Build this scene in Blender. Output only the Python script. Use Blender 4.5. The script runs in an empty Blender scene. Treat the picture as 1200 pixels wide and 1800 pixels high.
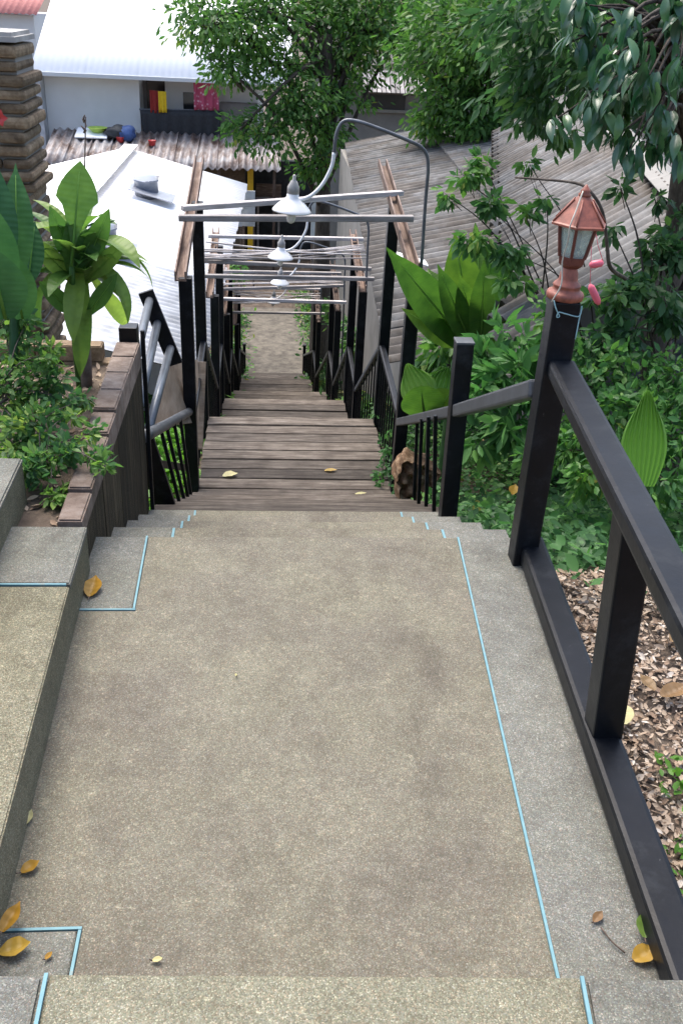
import bpy, bmesh, math, random
import numpy as np
from mathutils import Matrix, Vector
random.seed(7); rng = np.random.default_rng(7)
scene = bpy.context.scene
COL = scene.collection

# ------------------------------------------------------------------ camera
F = 1650.0                                   # focal length in photo pixels (1200 x 1800)
CAM = np.array([0.0, 0.0, 1.75])
def cam_axes(p, r, y):
    f0 = np.array([math.sin(y), math.cos(y), 0]); r0 = np.array([math.cos(y), -math.sin(y), 0]); u0 = np.array([0, 0, 1.0])
    f = f0*math.cos(p)-u0*math.sin(p); u = u0*math.cos(p)+f0*math.sin(p)
    return r0*math.cos(r)+u*math.sin(r), u*math.cos(r)-r0*math.sin(r), f
AX, AY, AZ = cam_axes(math.radians(28.81), math.radians(3.03), math.radians(5.40))
cd = bpy.data.cameras.new('camera'); cam = bpy.data.objects.new('camera', cd); COL.objects.link(cam)
cd.sensor_fit = 'VERTICAL'; cd.sensor_height = 36; cd.sensor_width = 24; cd.lens = 36*F/1800
cd.clip_start = 0.05; cd.clip_end = 3000
cam.matrix_world = Matrix(((AX[0], AY[0], -AZ[0], CAM[0]), (AX[1], AY[1], -AZ[1], CAM[1]), (AX[2], AY[2], -AZ[2], CAM[2]), (0, 0, 0, 1)))
scene.camera = cam

# ------------------------------------------------------------------ sky, sun, exposure
SUN_EL, SUN_AZ = math.radians(64), math.radians(-25)     # azimuth measured from +Y towards +X
world = bpy.data.worlds.new('World'); scene.world = world; world.use_nodes = True
wn = world.node_tree.nodes; wl = world.node_tree.links
sky = wn.new('ShaderNodeTexSky'); sky.sky_type = 'NISHITA'; sky.sun_disc = False
sky.sun_elevation = SUN_EL; sky.sun_rotation = SUN_AZ
sky.air_density = 1.0; sky.dust_density = 4.0; sky.ozone_density = 1.0
bg = wn['Background']; bg.inputs[1].default_value = 0.15
wl.new(sky.outputs[0], bg.inputs[0])
sd = bpy.data.lights.new('sun', 'SUN'); sd.energy = 1.5; sd.angle = math.radians(40); sd.color = (1.0, .96, .9)
sun = bpy.data.objects.new('sun', sd); COL.objects.link(sun)
sv = Vector((math.sin(SUN_AZ)*math.cos(SUN_EL), math.cos(SUN_AZ)*math.cos(SUN_EL), math.sin(SUN_EL)))
sun.rotation_euler = sv.to_track_quat('Z', 'Y').to_euler()
vs = scene.view_settings; vs.view_transform = 'Standard'; vs.look = 'None'; vs.gamma = 1.0; vs.exposure = 1.42
vs.use_curve_mapping = False
scene.cycles.max_bounces = 6; scene.cycles.transparent_max_bounces = 8

# ------------------------------------------------------------------ measuring helpers: photo position + one known coordinate -> point in the place
def ray(px, py): return (px-600)/F*AX-(py-900)/F*AY+AZ
def PZ(px, py, z): d = ray(px, py); return CAM+d*(z-CAM[2])/d[2]
def PY(px, py, y): d = ray(px, py); return CAM+d*y/d[1]
def PX(px, py, x): d = ray(px, py); return CAM+d*x/d[0]
def interp(v, pts):
    return float(np.interp(v, [p[0] for p in pts], [p[1] for p in pts]))

# ------------------------------------------------------------------ materials
MATS = {}
def newmat(name):
    m = bpy.data.materials.new(name); m.use_nodes = True
    nt = m.node_tree; n = nt.nodes; b = n['Principled BSDF']
    MATS[name] = m
    return m, nt, n, nt.links, b
def node(n, t, **kw):
    x = n.new(t)
    for k, v in kw.items():
        if k.startswith('i_'):
            key = k[2:]
            key = int(key) if key.isdigit() else key
            x.inputs[key].default_value = v
        else: setattr(x, k, v)
    return x
def ramp(n, stops):
    r = n.new('ShaderNodeValToRGB'); e = r.color_ramp.elements
    while len(e) < len(stops): e.new(.5)
    for i, (p, c) in enumerate(stops):
        e[i].position = p; e[i].color = (*c, 1) if len(c) == 3 else c
    return r
def mixc(n, l, fac, a, b, blend='MIX'):
    m = n.new('ShaderNodeMix'); m.data_type = 'RGBA'; m.blend_type = blend
    for s, v in ((0, fac), (6, a), (7, b)):
        if hasattr(v, 'is_output') or hasattr(v, 'links'): l.new(v, m.inputs[s])
        else: m.inputs[s].default_value = v if s == 0 else ((*v, 1) if len(v) == 3 else v)
    return m.outputs[2]
def coords(n, l, scale=(1, 1, 1), kind='Object', rot=(0, 0, 0)):
    t = n.new('ShaderNodeTexCoord'); mp = n.new('ShaderNodeMapping')
    mp.inputs['Scale'].default_value = scale; mp.inputs['Rotation'].default_value = rot
    if kind == 'World':
        g = n.new('ShaderNodeNewGeometry'); l.new(g.outputs['Position'], mp.inputs[0])
    else: l.new(t.outputs[kind], mp.inputs[0])
    return mp.outputs[0]
def noise(n, l, co, scale, detail=4, rough=.55, out=0):
    x = n.new('ShaderNodeTexNoise'); x.inputs['Scale'].default_value = scale
    x.inputs['Detail'].default_value = detail; x.inputs['Roughness'].default_value = rough
    l.new(co, x.inputs['Vector']); return x.outputs[out]
def bump(n, l, b, h, strength=.4, dist=.01):
    x = n.new('ShaderNodeBump'); x.inputs['Strength'].default_value = strength; x.inputs['Distance'].default_value = dist
    l.new(h, x.inputs['Height']); l.new(x.outputs[0], b.inputs['Normal'])

def mat_aggregate(name, dark, mid, light, stain, patch):
    m, nt, n, l, b = newmat(name)
    co = coords(n, l, kind='World')
    v = n.new('ShaderNodeTexVoronoi'); v.inputs['Scale'].default_value = 400; l.new(co, v.inputs['Vector'])
    sep = n.new('ShaderNodeSeparateColor'); l.new(v.outputs['Color'], sep.inputs[0])
    r = ramp(n, [(0, dark), (.4, mid), (.85, light), (1, tuple(min(1, c*1.6) for c in light))]); l.new(sep.outputs[0], r.inputs[0])
    hue = ramp(n, [(0, (1.16, .95, .86)), (.35, (1, 1, 1)), (.65, (.95, 1.03, .92)), (1, (.93, .98, 1.14))]); l.new(sep.outputs[1], hue.inputs[0])
    c0 = mixc(n, l, .8, r.outputs[0], hue.outputs[0], 'MULTIPLY')
    v2 = n.new('ShaderNodeTexVoronoi'); v2.inputs['Scale'].default_value = 95; l.new(co, v2.inputs['Vector'])
    sep2 = n.new('ShaderNodeSeparateColor'); l.new(v2.outputs['Color'], sep2.inputs[0])
    rs = ramp(n, [(0, (.86, .86, .86)), (.93, (1.03, 1.03, 1.03)), (1, (1.4, 1.38, 1.34))]); l.new(sep2.outputs[0], rs.inputs[0])
    c0 = mixc(n, l, .7, c0, rs.outputs[0], 'MULTIPLY')
    big = noise(n, l, co, 1.7, 5, .6); r2 = ramp(n, [(.34, stain), (.6, (1, 1, 1))]); l.new(big, r2.inputs[0])
    c1 = mixc(n, l, .9, c0, r2.outputs[0], 'MULTIPLY')
    pn = noise(n, l, coords(n, l, (1, 1, 1), 'World', (0, 0, .7)), 2.6, 3, .5); r5 = ramp(n, [(.4, (1, 1, 1)), (.62, patch)]); l.new(pn, r5.inputs[0])
    c1 = mixc(n, l, 1.0, c1, r5.outputs[0], 'MULTIPLY')
    med = noise(n, l, co, 13, 4, .65); r3 = ramp(n, [(.35, (.82, .81, .79)), (.65, (1.08, 1.08, 1.08))]); l.new(med, r3.inputs[0])
    c2 = mixc(n, l, .8, c1, r3.outputs[0], 'MULTIPLY')
    wn_ = noise(n, l, coords(n, l, (1.0, .45, 1), 'World', (0, 0, .25)), 3.4, 6, .7); r6 = ramp(n, [(.36, (.72, .70, .70)), (.47, (1, 1, 1)), (.66, (1, 1, 1)), (.76, (1.10, 1.07, 1.03))]); l.new(wn_, r6.inputs[0])
    c2 = mixc(n, l, .75, c2, r6.outputs[0], 'MULTIPLY')
    spn = noise(n, l, co, 46, 3, .6); r7 = ramp(n, [(.72, (1, 1, 1)), (.77, (.62, .6, .56))]); l.new(spn, r7.inputs[0])
    c2 = mixc(n, l, .7, c2, r7.outputs[0], 'MULTIPLY')
    r4 = ramp(n, [(0, (1, 1, 1)), (.55, (1, 1, 1)), (.9, (.66, .64, .61))]); l.new(v.outputs['Distance'], r4.inputs[0])
    c3 = mixc(n, l, .6, c2, r4.outputs[0], 'MULTIPLY')
    l.new(c3, b.inputs['Base Color']); b.inputs['Roughness'].default_value = .8; b.inputs['Specular IOR Level'].default_value = .35
    inv = n.new('ShaderNodeMath'); inv.operation = 'MULTIPLY_ADD'; inv.inputs[1].default_value = -1; inv.inputs[2].default_value = 1; l.new(v.outputs['Distance'], inv.inputs[0])
    bump(n, l, b, inv.outputs[0], .32, .003)
    return m
mat_aggregate('aggregate_brown', (.108, .099, .069), (.146, .136, .099), (.187, .175, .134), (.80, .79, .78), (.88, .86, .91))
mat_aggregate('aggregate_step', (.118, .112, .076), (.172, .164, .115), (.235, .226, .168), (.82, .82, .8), (.95, .95, .95))  # greener step tone, lightened to replace contact shade and dirt at its foot
mat_aggregate('aggregate_grey', (.108, .108, .092), (.146, .146, .127), (.19, .19, .168), (.76, .77, .73), (.93, .93, .96))
mat_aggregate('aggregate_kerb', (.088, .082, .053), (.15, .14, .095), (.22, .207, .15), (.62, .62, .55), (.92, .92, .9))

def mat_wood(name, a, bb, c, sc=(1, 14, 14), rough=.75, worn=.5):
    m, nt, n, l, b = newmat(name)
    oi = n.new('ShaderNodeObjectInfo')
    t = n.new('ShaderNodeTexCoord'); add = n.new('ShaderNodeVectorMath'); add.operation = 'ADD'
    cm = n.new('ShaderNodeCombineXYZ'); mu = n.new('ShaderNodeMath'); mu.operation = 'MULTIPLY'; mu.inputs[1].default_value = 37
    l.new(oi.outputs['Random'], mu.inputs[0])
    for i in range(3): l.new(mu.outputs[0], cm.inputs[i])
    l.new(t.outputs['Object'], add.inputs[0]); l.new(cm.outputs[0], add.inputs[1])
    mp = n.new('ShaderNodeMapping'); mp.inputs['Scale'].default_value = sc; l.new(add.outputs[0], mp.inputs[0])
    g = noise(n, l, mp.outputs[0], 3.2, 7, .68)
    r = ramp(n, [(.28, a), (.5, bb), (.72, c)]); l.new(g, r.inputs[0])
    blot = noise(n, l, add.outputs[0], 5, 4, .6); r2 = ramp(n, [(.32, (.5, .47, .45)), (.6, (1, 1, 1))]); l.new(blot, r2.inputs[0])
    c1 = mixc(n, l, worn, r.outputs[0], r2.outputs[0], 'MULTIPLY')
    hs = n.new('ShaderNodeHueSaturation'); l.new(c1, hs.inputs['Color'])
    mr = n.new('ShaderNodeMapRange'); mr.inputs[3].default_value = .58; mr.inputs[4].default_value = 1.45; l.new(oi.outputs['Random'], mr.inputs[0]); l.new(mr.outputs[0], hs.inputs['Value'])
    l.new(hs.outputs[0], b.inputs['Base Color']); b.inputs['Roughness'].default_value = rough; b.inputs['Specular IOR Level'].default_value = .2
    bump(n, l, b, g, .7, .008)
    return m
mat_wood('wood_tread', (.032, .025, .019), (.094, .078, .063), (.205, .18, .152), worn=.8)
mat_wood('wood_bar', (.25, .22, .205), (.43, .40, .38), (.60, .57, .55), sc=(1, 12, 12))
mat_wood('wood_rust', (.07, .046, .036), (.145, .102, .08), (.27, .212, .178), sc=(1, 10, 10))
mat_wood('wood_planter', (.006, .005, .003), (.028, .022, .013), (.12, .095, .058), sc=(16, 16, .4), worn=.8)
mat_wood('plywood', (.19, .14, .10), (.30, .235, .175), (.40, .33, .26), sc=(6, 1, 1))
mat_wood('bark', (.03, .025, .02), (.075, .062, .05), (.14, .12, .10), sc=(9, 9, 1.5))
mat_wood('stump_wood', (.05, .03, .018), (.20, .12, .065), (.45, .33, .21), sc=(5, 5, 5))
mat_wood('brick', (.09, .060, .036), (.195, .14, .085), (.31, .235, .15), sc=(7, 7, 7), worn=.75)
mat_wood('coping', (.13, .09, .07), (.215, .165, .135), (.30, .25, .215), sc=(6, 6, 6), worn=.6)
mat_wood('shack_wall', (.10, .07, .045), (.17, .125, .085), (.24, .19, .14), sc=(3, 3, 14))

def mat_plain(name, col, rough=.6, var=.25, scale=6, metal=0, spec=.5, bumps=.15, emit=None):
    m, nt, n, l, b = newmat(name)
    co = coords(n, l)
    g = noise(n, l, co, scale, 5, .6)
    r = ramp(n, [(.3, tuple(c*(1-var) for c in col)), (.7, tuple(min(1, c*(1+var*.6)) for c in col))]); l.new(g, r.inputs[0])
    l.new(r.outputs[0], b.inputs['Base Color']); b.inputs['Roughness'].default_value = rough
    b.inputs['Metallic'].default_value = metal; b.inputs['Specular IOR Level'].default_value = spec
    if bumps: bump(n, l, b, noise(n, l, co, scale*8, 3), bumps, .003)
    return m
def mat_black():
    m, nt, n, l, b = newmat('black_paint')
    co = coords(n, l, kind='World')
    g = noise(n, l, co, 5, 5, .65); r = ramp(n, [(.3, (.0030, .0036, .0048)), (.75, (.008, .0095, .013))]); l.new(g, r.inputs[0])
    dust = noise(n, l, co, 9, 7, .75); rd = ramp(n, [(.52, (0, 0, 0)), (.72, (.55, .55, .55))]); l.new(dust, rd.inputs[0])
    c = mixc(n, l, rd.outputs[0], r.outputs[0], (.030, .034, .038))
    sc = noise(n, l, coords(n, l, (1, 1, .35), 'World'), 42, 4, .75); r2 = ramp(n, [(.68, (0, 0, 0)), (.73, (1, 1, 1))]); l.new(sc, r2.inputs[0])
    c = mixc(n, l, r2.outputs[0], c, (.055, .056, .055))
    l.new(c, b.inputs['Base Color'])
    rr = n.new('ShaderNodeMapRange'); rr.inputs[3].default_value = .2; rr.inputs[4].default_value = .6; l.new(dust, rr.inputs[0]); l.new(rr.outputs[0], b.inputs['Roughness'])
    b.inputs['Specular IOR Level'].default_value = .22
    bump(n, l, b, noise(n, l, coords(n, l, (1, 1, 1), 'World'), 30, 5, .65), .22, .004)
mat_black()
def mat_strip():
    m, nt, n, l, b = newmat('blue_strip')
    co = coords(n, l, kind='World'); g = noise(n, l, co, 28, 5, .7)
    r = ramp(n, [(.3, (.09, .20, .235)), (.56, (.13, .26, .29)), (.68, (.19, .22, .20))]); l.new(g, r.inputs[0]); l.new(r.outputs[0], b.inputs['Base Color']); b.inputs['Roughness'].default_value = .7
mat_strip()
mat_plain('grey_tube', (.055, .06, .066), .45, .35, 9)
mat_plain('light_tube', (.115, .13, .15), .35, .3, 9, metal=.3)
mat_plain('pipe_grey', (.12, .13, .145), .38, .3, 14, metal=.3)
mat_plain('white_enamel', (.78, .78, .77), .3, .06, 8, bumps=.03)
mat_plain('lamp_cap', (.34, .33, .31), .5, .3, 20)
mat_plain('terracotta_paint', (.27, .082, .050), .5, .5, 34)
mat_plain('terracotta_dark', (.12, .032, .022), .45, .3, 26)
mat_plain('pink_plastic', (.72, .13, .18), .4, .2, 20)
mat_plain('cord_cream', (.42, .40, .34), .8, .2, 40)
mat_plain('cord_blue', (.28, .46, .48), .8, .2, 40)
mat_plain('metal_roof_white', (.90, .90, .90), .75, .03, 2, bumps=.05)
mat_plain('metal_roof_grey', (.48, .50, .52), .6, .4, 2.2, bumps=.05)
mat_plain('vent_metal', (.30, .32, .36), .35, .2, 8, metal=.35)
mat_plain('white_wall', (.62, .64, .64), .8, .06, 1.2)
mat_plain('wall_grey', (.20, .19, .18), .85, .25, 1.5)
mat_plain('wall_concrete', (.23, .22, .20), .85, .25, 1.5)
mat_plain('wall_pale', (.34, .33, .31), .9, .35, 5)
mat_plain('glass_dark', (.025, .028, .032), .15, .2, 3, bumps=0)
mat_plain('tarp_black', (.022, .024, .028), .7, .35, 9)
mat_plain('cloth_red', (.28, .025, .02), .85, .2, 9)
mat_plain('cloth_yellow', (.72, .50, .02), .85, .1, 9)
mat_plain('yellow_paint', (.72, .44, .01), .55, .15, 5)
mat_plain('red_plastic', (.55, .05, .05), .4, .15, 9)
mat_plain('blue_cloth', (.05, .10, .26), .8, .3, 6)
mat_plain('lime_plastic', (.42, .60, .10), .5, .15, 6)
mat_plain('dark_clutter', (.04, .045, .05), .8, .4, 5)
mat_plain('roof_red', (.45, .17, .15), .8, .2, 3)
mat_plain('bulb_white', (.8, .8, .76), .35, .05, 10, bumps=0)
mat_plain('path_earth', (.125, .11, .088), .95, .55, 5, bumps=1.0)

def mat_flower_cloth():
    m, nt, n, l, b = newmat('cloth_pink')
    co = coords(n, l); v = n.new('ShaderNodeTexVoronoi'); v.inputs['Scale'].default_value = 7; l.new(co, v.inputs['Vector'])
    r = ramp(n, [(.0, (.75, .62, .66)), (.18, (.6, .33, .40)), (.35, (.42, .07, .13))]); l.new(v.outputs['Distance'], r.inputs[0])
    l.new(r.outputs[0], b.inputs['Base Color']); b.inputs['Roughness'].default_value = .9
mat_flower_cloth()

def mat_fibre():
    m, nt, n, l, b = newmat('fibre_cement')
    oi = n.new('ShaderNodeObjectInfo')
    co = coords(n, l, kind='World')
    g = noise(n, l, co, 3.5, 6, .65); r = ramp(n, [(.3, (.078, .077, .074)), (.55, (.152, .150, .146)), (.75, (.232, .230, .226))]); l.new(g, r.inputs[0])
    st = noise(n, l, co, 1.1, 5, .7); r2 = ramp(n, [(.42, (.60, .50, .41)), (.58, (1, 1, 1))]); l.new(st, r2.inputs[0])
    c = mixc(n, l, .75, r.outputs[0], r2.outputs[0], 'MULTIPLY')
    hs = n.new('ShaderNodeHueSaturation'); mr = n.new('ShaderNodeMapRange'); mr.inputs[3].default_value = .86; mr.inputs[4].default_value = 1.14
    l.new(oi.outputs['Random'], mr.inputs[0]); l.new(mr.outputs[0], hs.inputs['Value']); l.new(c, hs.inputs['Color'])
    l.new(hs.outputs[0], b.inputs['Base Color']); b.inputs['Roughness'].default_value = .9
    bump(n, l, b, noise(n, l, co, 40, 3), .3, .006)
mat_fibre()
def mat_tin():
    m, nt, n, l, b = newmat('rusty_tin')
    co = coords(n, l, (1.6, .7, 1), kind='World')
    g = noise(n, l, co, 1.6, 5, .65); r = ramp(n, [(.36, (.12, .075, .055)), (.5, (.30, .26, .24)), (.66, (.46, .45, .44))]); l.new(g, r.inputs[0])
    l.new(r.outputs[0], b.inputs['Base Color']); b.inputs['Roughness'].default_value = .65; b.inputs['Metallic'].default_value = .15
mat_tin()
def mat_soil():
    m, nt, n, l, b = newmat('soil')
    co = coords(n, l, kind='World')
    g = noise(n, l, co, 6, 8, .7); r = ramp(n, [(.3, (.035, .025, .018)), (.55, (.10, .075, .055)), (.75, (.20, .16, .12))]); l.new(g, r.inputs[0])
    l.new(r.outputs[0], b.inputs['Base Color']); b.inputs['Roughness'].default_value = 1
    bump(n, l, b, g, .8, .03)
mat_soil()

def mat_leaf(name, stops, rough=.45, trans=.38, spec=.28, tint='tint', vein=False):
    m, nt, n, l, b = newmat(name)
    at = n.new('ShaderNodeAttribute'); at.attribute_name = 'tint'
    if tint == 'object':
        oi = n.new('ShaderNodeObjectInfo'); src = oi.outputs['Random']
    else: src = at.outputs['Fac']
    r = ramp(n, stops); l.new(src, r.inputs[0])
    col = r.outputs[0]
    if vein:
        co = coords(n, l)
        w = n.new('ShaderNodeTexWave'); w.bands_direction = 'Y'; w.inputs['Scale'].default_value = 14; w.inputs['Distortion'].default_value = 1.5; w.inputs['Detail'].default_value = 2
        l.new(co, w.inputs['Vector']); g = noise(n, l, co, 9, 4)
        r2 = ramp(n, [(.3, (.55, .62, .6)), (.7, (1.2, 1.15, 1.0))]); l.new(g, r2.inputs[0])
        col = mixc(n, l, .9, col, r2.outputs[0], 'MULTIPLY')
        bump(n, l, b, w.outputs[0], .25, .004)
    l.new(col, b.inputs['Base Color']); b.inputs['Roughness'].default_value = rough; b.inputs['Specular IOR Level'].default_value = spec
    tr = n.new('ShaderNodeBsdfTranslucent'); hs = n.new('ShaderNodeHueSaturation'); hs.inputs['Value'].default_value = 1.5; hs.inputs['Saturation'].default_value = 1.1
    l.new(col, hs.inputs['Color']); l.new(hs.outputs[0], tr.inputs[0])
    mx = n.new('ShaderNodeMixShader'); mx.inputs[0].default_value = trans
    l.new(b.outputs[0], mx.inputs[1]); l.new(tr.outputs[0], mx.inputs[2]); l.new(mx.outputs[0], n['Material Output'].inputs[0])
    return m
mat_leaf('leaf_tree', [(0, (0.033, 0.078, 0.024)), (.5, (0.067, 0.162, 0.037)), (.85, (0.123, 0.246, 0.048)), (.96, (0.224, 0.295, 0.060)), (1, (.30, .24, .06))])
mat_leaf('leaf_dark', [(0, (0.026, 0.063, 0.027)), (.6, (0.049, 0.119, 0.040)), (1, (0.093, 0.183, 0.048))], rough=.38)
mat_leaf('leaf_glossy', [(0, (0.022, 0.077, 0.036)), (.6, (0.042, 0.119, 0.048)), (1, (0.084, 0.182, 0.070))], rough=.3, trans=.22, spec=.7, tint='object')
mat_leaf('leaf_vine', [(0, (0.035, 0.091, 0.032)), (.5, (0.065, 0.169, 0.044)), (.9, (0.130, 0.267, 0.055)), (.96, (0.253, 0.309, 0.066)), (1, (.30, .24, .06))])
mat_leaf('leaf_ground', [(0, (0.038, 0.102, 0.035)), (.6, (0.076, 0.197, 0.053)), (.96, (0.147, 0.299, 0.077)), (1, (.30, .24, .06))], rough=.5)
mat_leaf('leaf_shrub', [(0, (.035, .095, .040)), (.4, (.07, .165, .05)), (.75, (.16, .28, .06)), (1, (.32, .42, .10))], trans=.42)
mat_leaf('leaf_banana', [(0, (.038, .10, .026)), (.5, (.07, .16, .034)), (1, (.14, .25, .045))], rough=.42, trans=.32, tint='object', vein=True)
mat_leaf('leaf_dracaena', [(0, (.06, .14, .04)), (.5, (.10, .205, .05)), (1, (.19, .29, .07))], rough=.42, trans=.42, tint='object', vein=True)
mat_leaf('leaf_canna', [(0, (0.032, 0.098, 0.040)), (1, (0.057, 0.144, 0.052))], rough=.4, trans=.25, tint='object', vein=True)
mat_leaf('leaf_fan', [(0, (.12, .26, .05)), (1, (.20, .36, .08))], rough=.45, trans=.4, tint='object')
mat_leaf('leaf_yellow', [(0, (.36, .19, .025)), (1, (.42, .27, .05))], trans=.2, tint='object', vein=True)
mat_leaf('leaf_pale', [(0, (.50, .44, .20)), (1, (.58, .52, .28))], trans=.15, tint='object', vein=True)
mat_leaf('leaf_brown', [(0, (.20, .11, .05)), (1, (.36, .24, .12))], trans=.1, tint='object', vein=True)
mat_leaf('leaf_litter', [(0, (.15, .10, .068)), (.2, (.25, .175, .12)), (.5, (.36, .275, .20)), (.85, (.46, .37, .28)), (1, (.56, .51, .45))], rough=.8, trans=.05)
mat_leaf('leaf_grass', [(0, (0.061, 0.160, 0.023)), (1, (0.149, 0.320, 0.052))])
def mat_glass():
    m, nt, n, l, b = newmat('lantern_glass')
    tr = n.new('ShaderNodeBsdfTransparent'); tr.inputs[0].default_value = (.86, .92, .90, 1)
    b.inputs['Base Color'].default_value = (.55, .62, .60, 1); b.inputs['Roughness'].default_value = .15
    mx = n.new('ShaderNodeMixShader'); mx.inputs[0].default_value = .3
    l.new(tr.outputs[0], mx.inputs[1]); l.new(b.outputs[0], mx.inputs[2]); l.new(mx.outputs[0], n['Material Output'].inputs[0])
mat_glass()

# ------------------------------------------------------------------ object helpers
WM = {}
def link(name, mesh, mat=None, parent=None, M=None):
    o = bpy.data.objects.new(name, mesh); COL.objects.link(o)
    M = M or Matrix.Identity(4)
    WM[o.name] = M
    if mesh is not None and mat and not mesh.materials: mesh.materials.append(MATS[mat])
    elif mesh is not None and mat and mesh.materials[0] != MATS[mat]:
        o.material_slots[0].link = 'OBJECT'; o.material_slots[0].material = MATS[mat]
    if parent is not None:
        o.parent = parent; o.matrix_basis = WM[parent.name].inverted() @ M
    else: o.matrix_basis = M
    return o
def tag(o, label=None, cat=None, group=None, kind=None):
    if label: o['label'] = label
    if cat: o['category'] = cat
    if group: o['group'] = group
    if kind: o['kind'] = kind
    return o
def thing(name, loc, label, cat, group=None):
    return tag(link(name, None, M=Matrix.Translation(Vector(loc))), label, cat, group)
def copy_tree(o, M, label, parent=None):
    """copy a thing with its parts; M is the new world matrix of the thing"""
    c = o.copy(); COL.objects.link(c); WM[c.name] = M; c.matrix_basis = M
    if label: c['label'] = label
    def rec(src, dst):
        for ch in [x for x in src.children]:
            k = ch.copy(); COL.objects.link(k); k.parent = dst; k.matrix_basis = ch.matrix_basis.copy()
            rec(ch, k)
    rec(o, c); return c
def mesh_np(name, V, Fc, smooth=False):
    me = bpy.data.meshes.new(name); V = np.asarray(V, float); me.from_pydata([tuple(v) for v in V], [], [tuple(int(i) for i in f) for f in Fc])
    if smooth: me.shade_smooth()
    me.update(); return me
def mesh_tris(name, V, T, tint=None):
    me = bpy.data.meshes.new(name); V = np.ascontiguousarray(V, dtype=np.float32); T = np.ascontiguousarray(T, dtype=np.int32)
    me.vertices.add(len(V)); me.vertices.foreach_set('co', V.ravel())
    me.loops.add(T.size); me.loops.foreach_set('vertex_index', T.ravel())
    me.polygons.add(len(T)); me.polygons.foreach_set('loop_start', np.arange(0, T.size, 3, dtype=np.int32))
    if tint is not None:
        a = me.attributes.new('tint', 'FLOAT', 'POINT'); a.data.foreach_set('value', np.ascontiguousarray(tint, dtype=np.float32))
    me.update(calc_edges=True); return me
BOX = {}
def box_mesh(sx, sy, sz, bev):
    k = (round(sx, 4), round(sy, 4), round(sz, 4), round(bev, 4))
    if k not in BOX:
        bm = bmesh.new(); bmesh.ops.create_cube(bm, size=1); bmesh.ops.scale(bm, vec=(sx, sy, sz), verts=bm.verts)
        if bev: bmesh.ops.bevel(bm, geom=bm.edges[:], offset=bev, segments=1 if bev < .004 else 2, affect='EDGES', profile=.6)
        me = bpy.data.meshes.new('box'); bm.to_mesh(me); bm.free(); BOX[k] = me
    return BOX[k]
def box(name, c, s, mat, parent=None, bev=.004, rot=None):
    M = Matrix.Translation(Vector(c)) @ (rot.to_4x4() if rot else Matrix.Identity(4))
    me = box_mesh(*s, bev)
    if not me.materials: me = me
    return link(name, me.copy() if (me.materials and me.materials[0] != MATS[mat]) and False else me, mat, parent, M)
def beam(name, p0, p1, w, h, mat, parent=None, bev=.004, up=(0, 0, 1), ext=0):
    """box whose local x runs p0->p1, w along local y, h along local z"""
    p0 = Vector(p0); p1 = Vector(p1); d = p1-p0; L = d.length+ext; x = d.normalized(); u = Vector(up)
    if abs(x.dot(u)) > .98: u = Vector((0, 1, 0))
    y = u.cross(x).normalized(); z = x.cross(y)
    M = Matrix((x, y, z)).transposed().to_4x4(); M.translation = (p0+p1)/2
    return link(name, box_mesh(L, w, h, bev), mat, parent, M)
def tube_mesh(pts, rad, seg=10, cap=True):
    pts = [Vector(p) for p in pts]; n = len(pts)
    rad = [rad]*n if not hasattr(rad, '__len__') else rad
    V = []; Fc = []; prev = None
    for i, p in enumerate(pts):
        t = (pts[min(i+1, n-1)]-pts[max(i-1, 0)]).normalized()
        if prev is None: prev = t.orthogonal().normalized()
        prev = (prev-t*prev.dot(t)).normalized(); q = t.cross(prev)
        for k in range(seg):
            a = 2*math.pi*k/seg; V.append(p+(prev*math.cos(a)+q*math.sin(a))*rad[i])
    for i in range(n-1):
        for k in range(seg):
            a = i*seg+k; b2 = i*seg+(k+1) % seg; Fc.append((a, b2, b2+seg, a+seg))
    if cap: Fc.append(tuple(range(seg-1, -1, -1))); Fc.append(tuple((n-1)*seg+k for k in range(seg)))
    return V, Fc
def smooth_pts(pts, n=6):
    P = [np.array(p, float) for p in pts]; P = [2*P[0]-P[1]]+P+[2*P[-1]-P[-2]]; out = []
    for i in range(1, len(P)-2):
        for k in range(n):
            t = k/n; out.append(.5*((2*P[i])+(-P[i-1]+P[i+1])*t+(2*P[i-1]-5*P[i]+4*P[i+1]-P[i+2])*t*t+(-P[i-1]+3*P[i]-3*P[i+1]+P[i+2])*t**3))
    out.append(P[-2]); return out
def tube(name, pts, rad, mat, parent=None, seg=10, smooth=0, L0=None):
    if smooth:
        m = len(pts); pts2 = smooth_pts(pts, smooth)
        if hasattr(rad, '__len__'): rad = list(np.interp(np.linspace(0, m-1, len(pts2)), range(m), rad))
        pts = pts2
    V, Fc = tube_mesh(pts, rad, seg)
    o0 = Vector(pts[0]); V = [v-o0 for v in V]
    me = mesh_np(name, V, Fc, True)
    return link(name, me, mat, parent, Matrix.Translation(o0))
def lathe_mesh(prof, seg=24, smooth=True, name='lathe', a0=0):
    V = []; Fc = []
    for r, z in prof:
        for k in range(seg):
            a = 2*math.pi*k/seg+a0; V.append((r*math.cos(a), r*math.sin(a), z))
    for i in range(len(prof)-1):
        for k in range(seg):
            a = i*seg+k; b2 = i*seg+(k+1) % seg; Fc.append((a, b2, b2+seg, a+seg))
    Fc.append(tuple(range(seg-1, -1, -1))); n = len(prof); Fc.append(tuple((n-1)*seg+k for k in range(seg)))
    return mesh_np(name, V, Fc, smooth)
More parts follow.
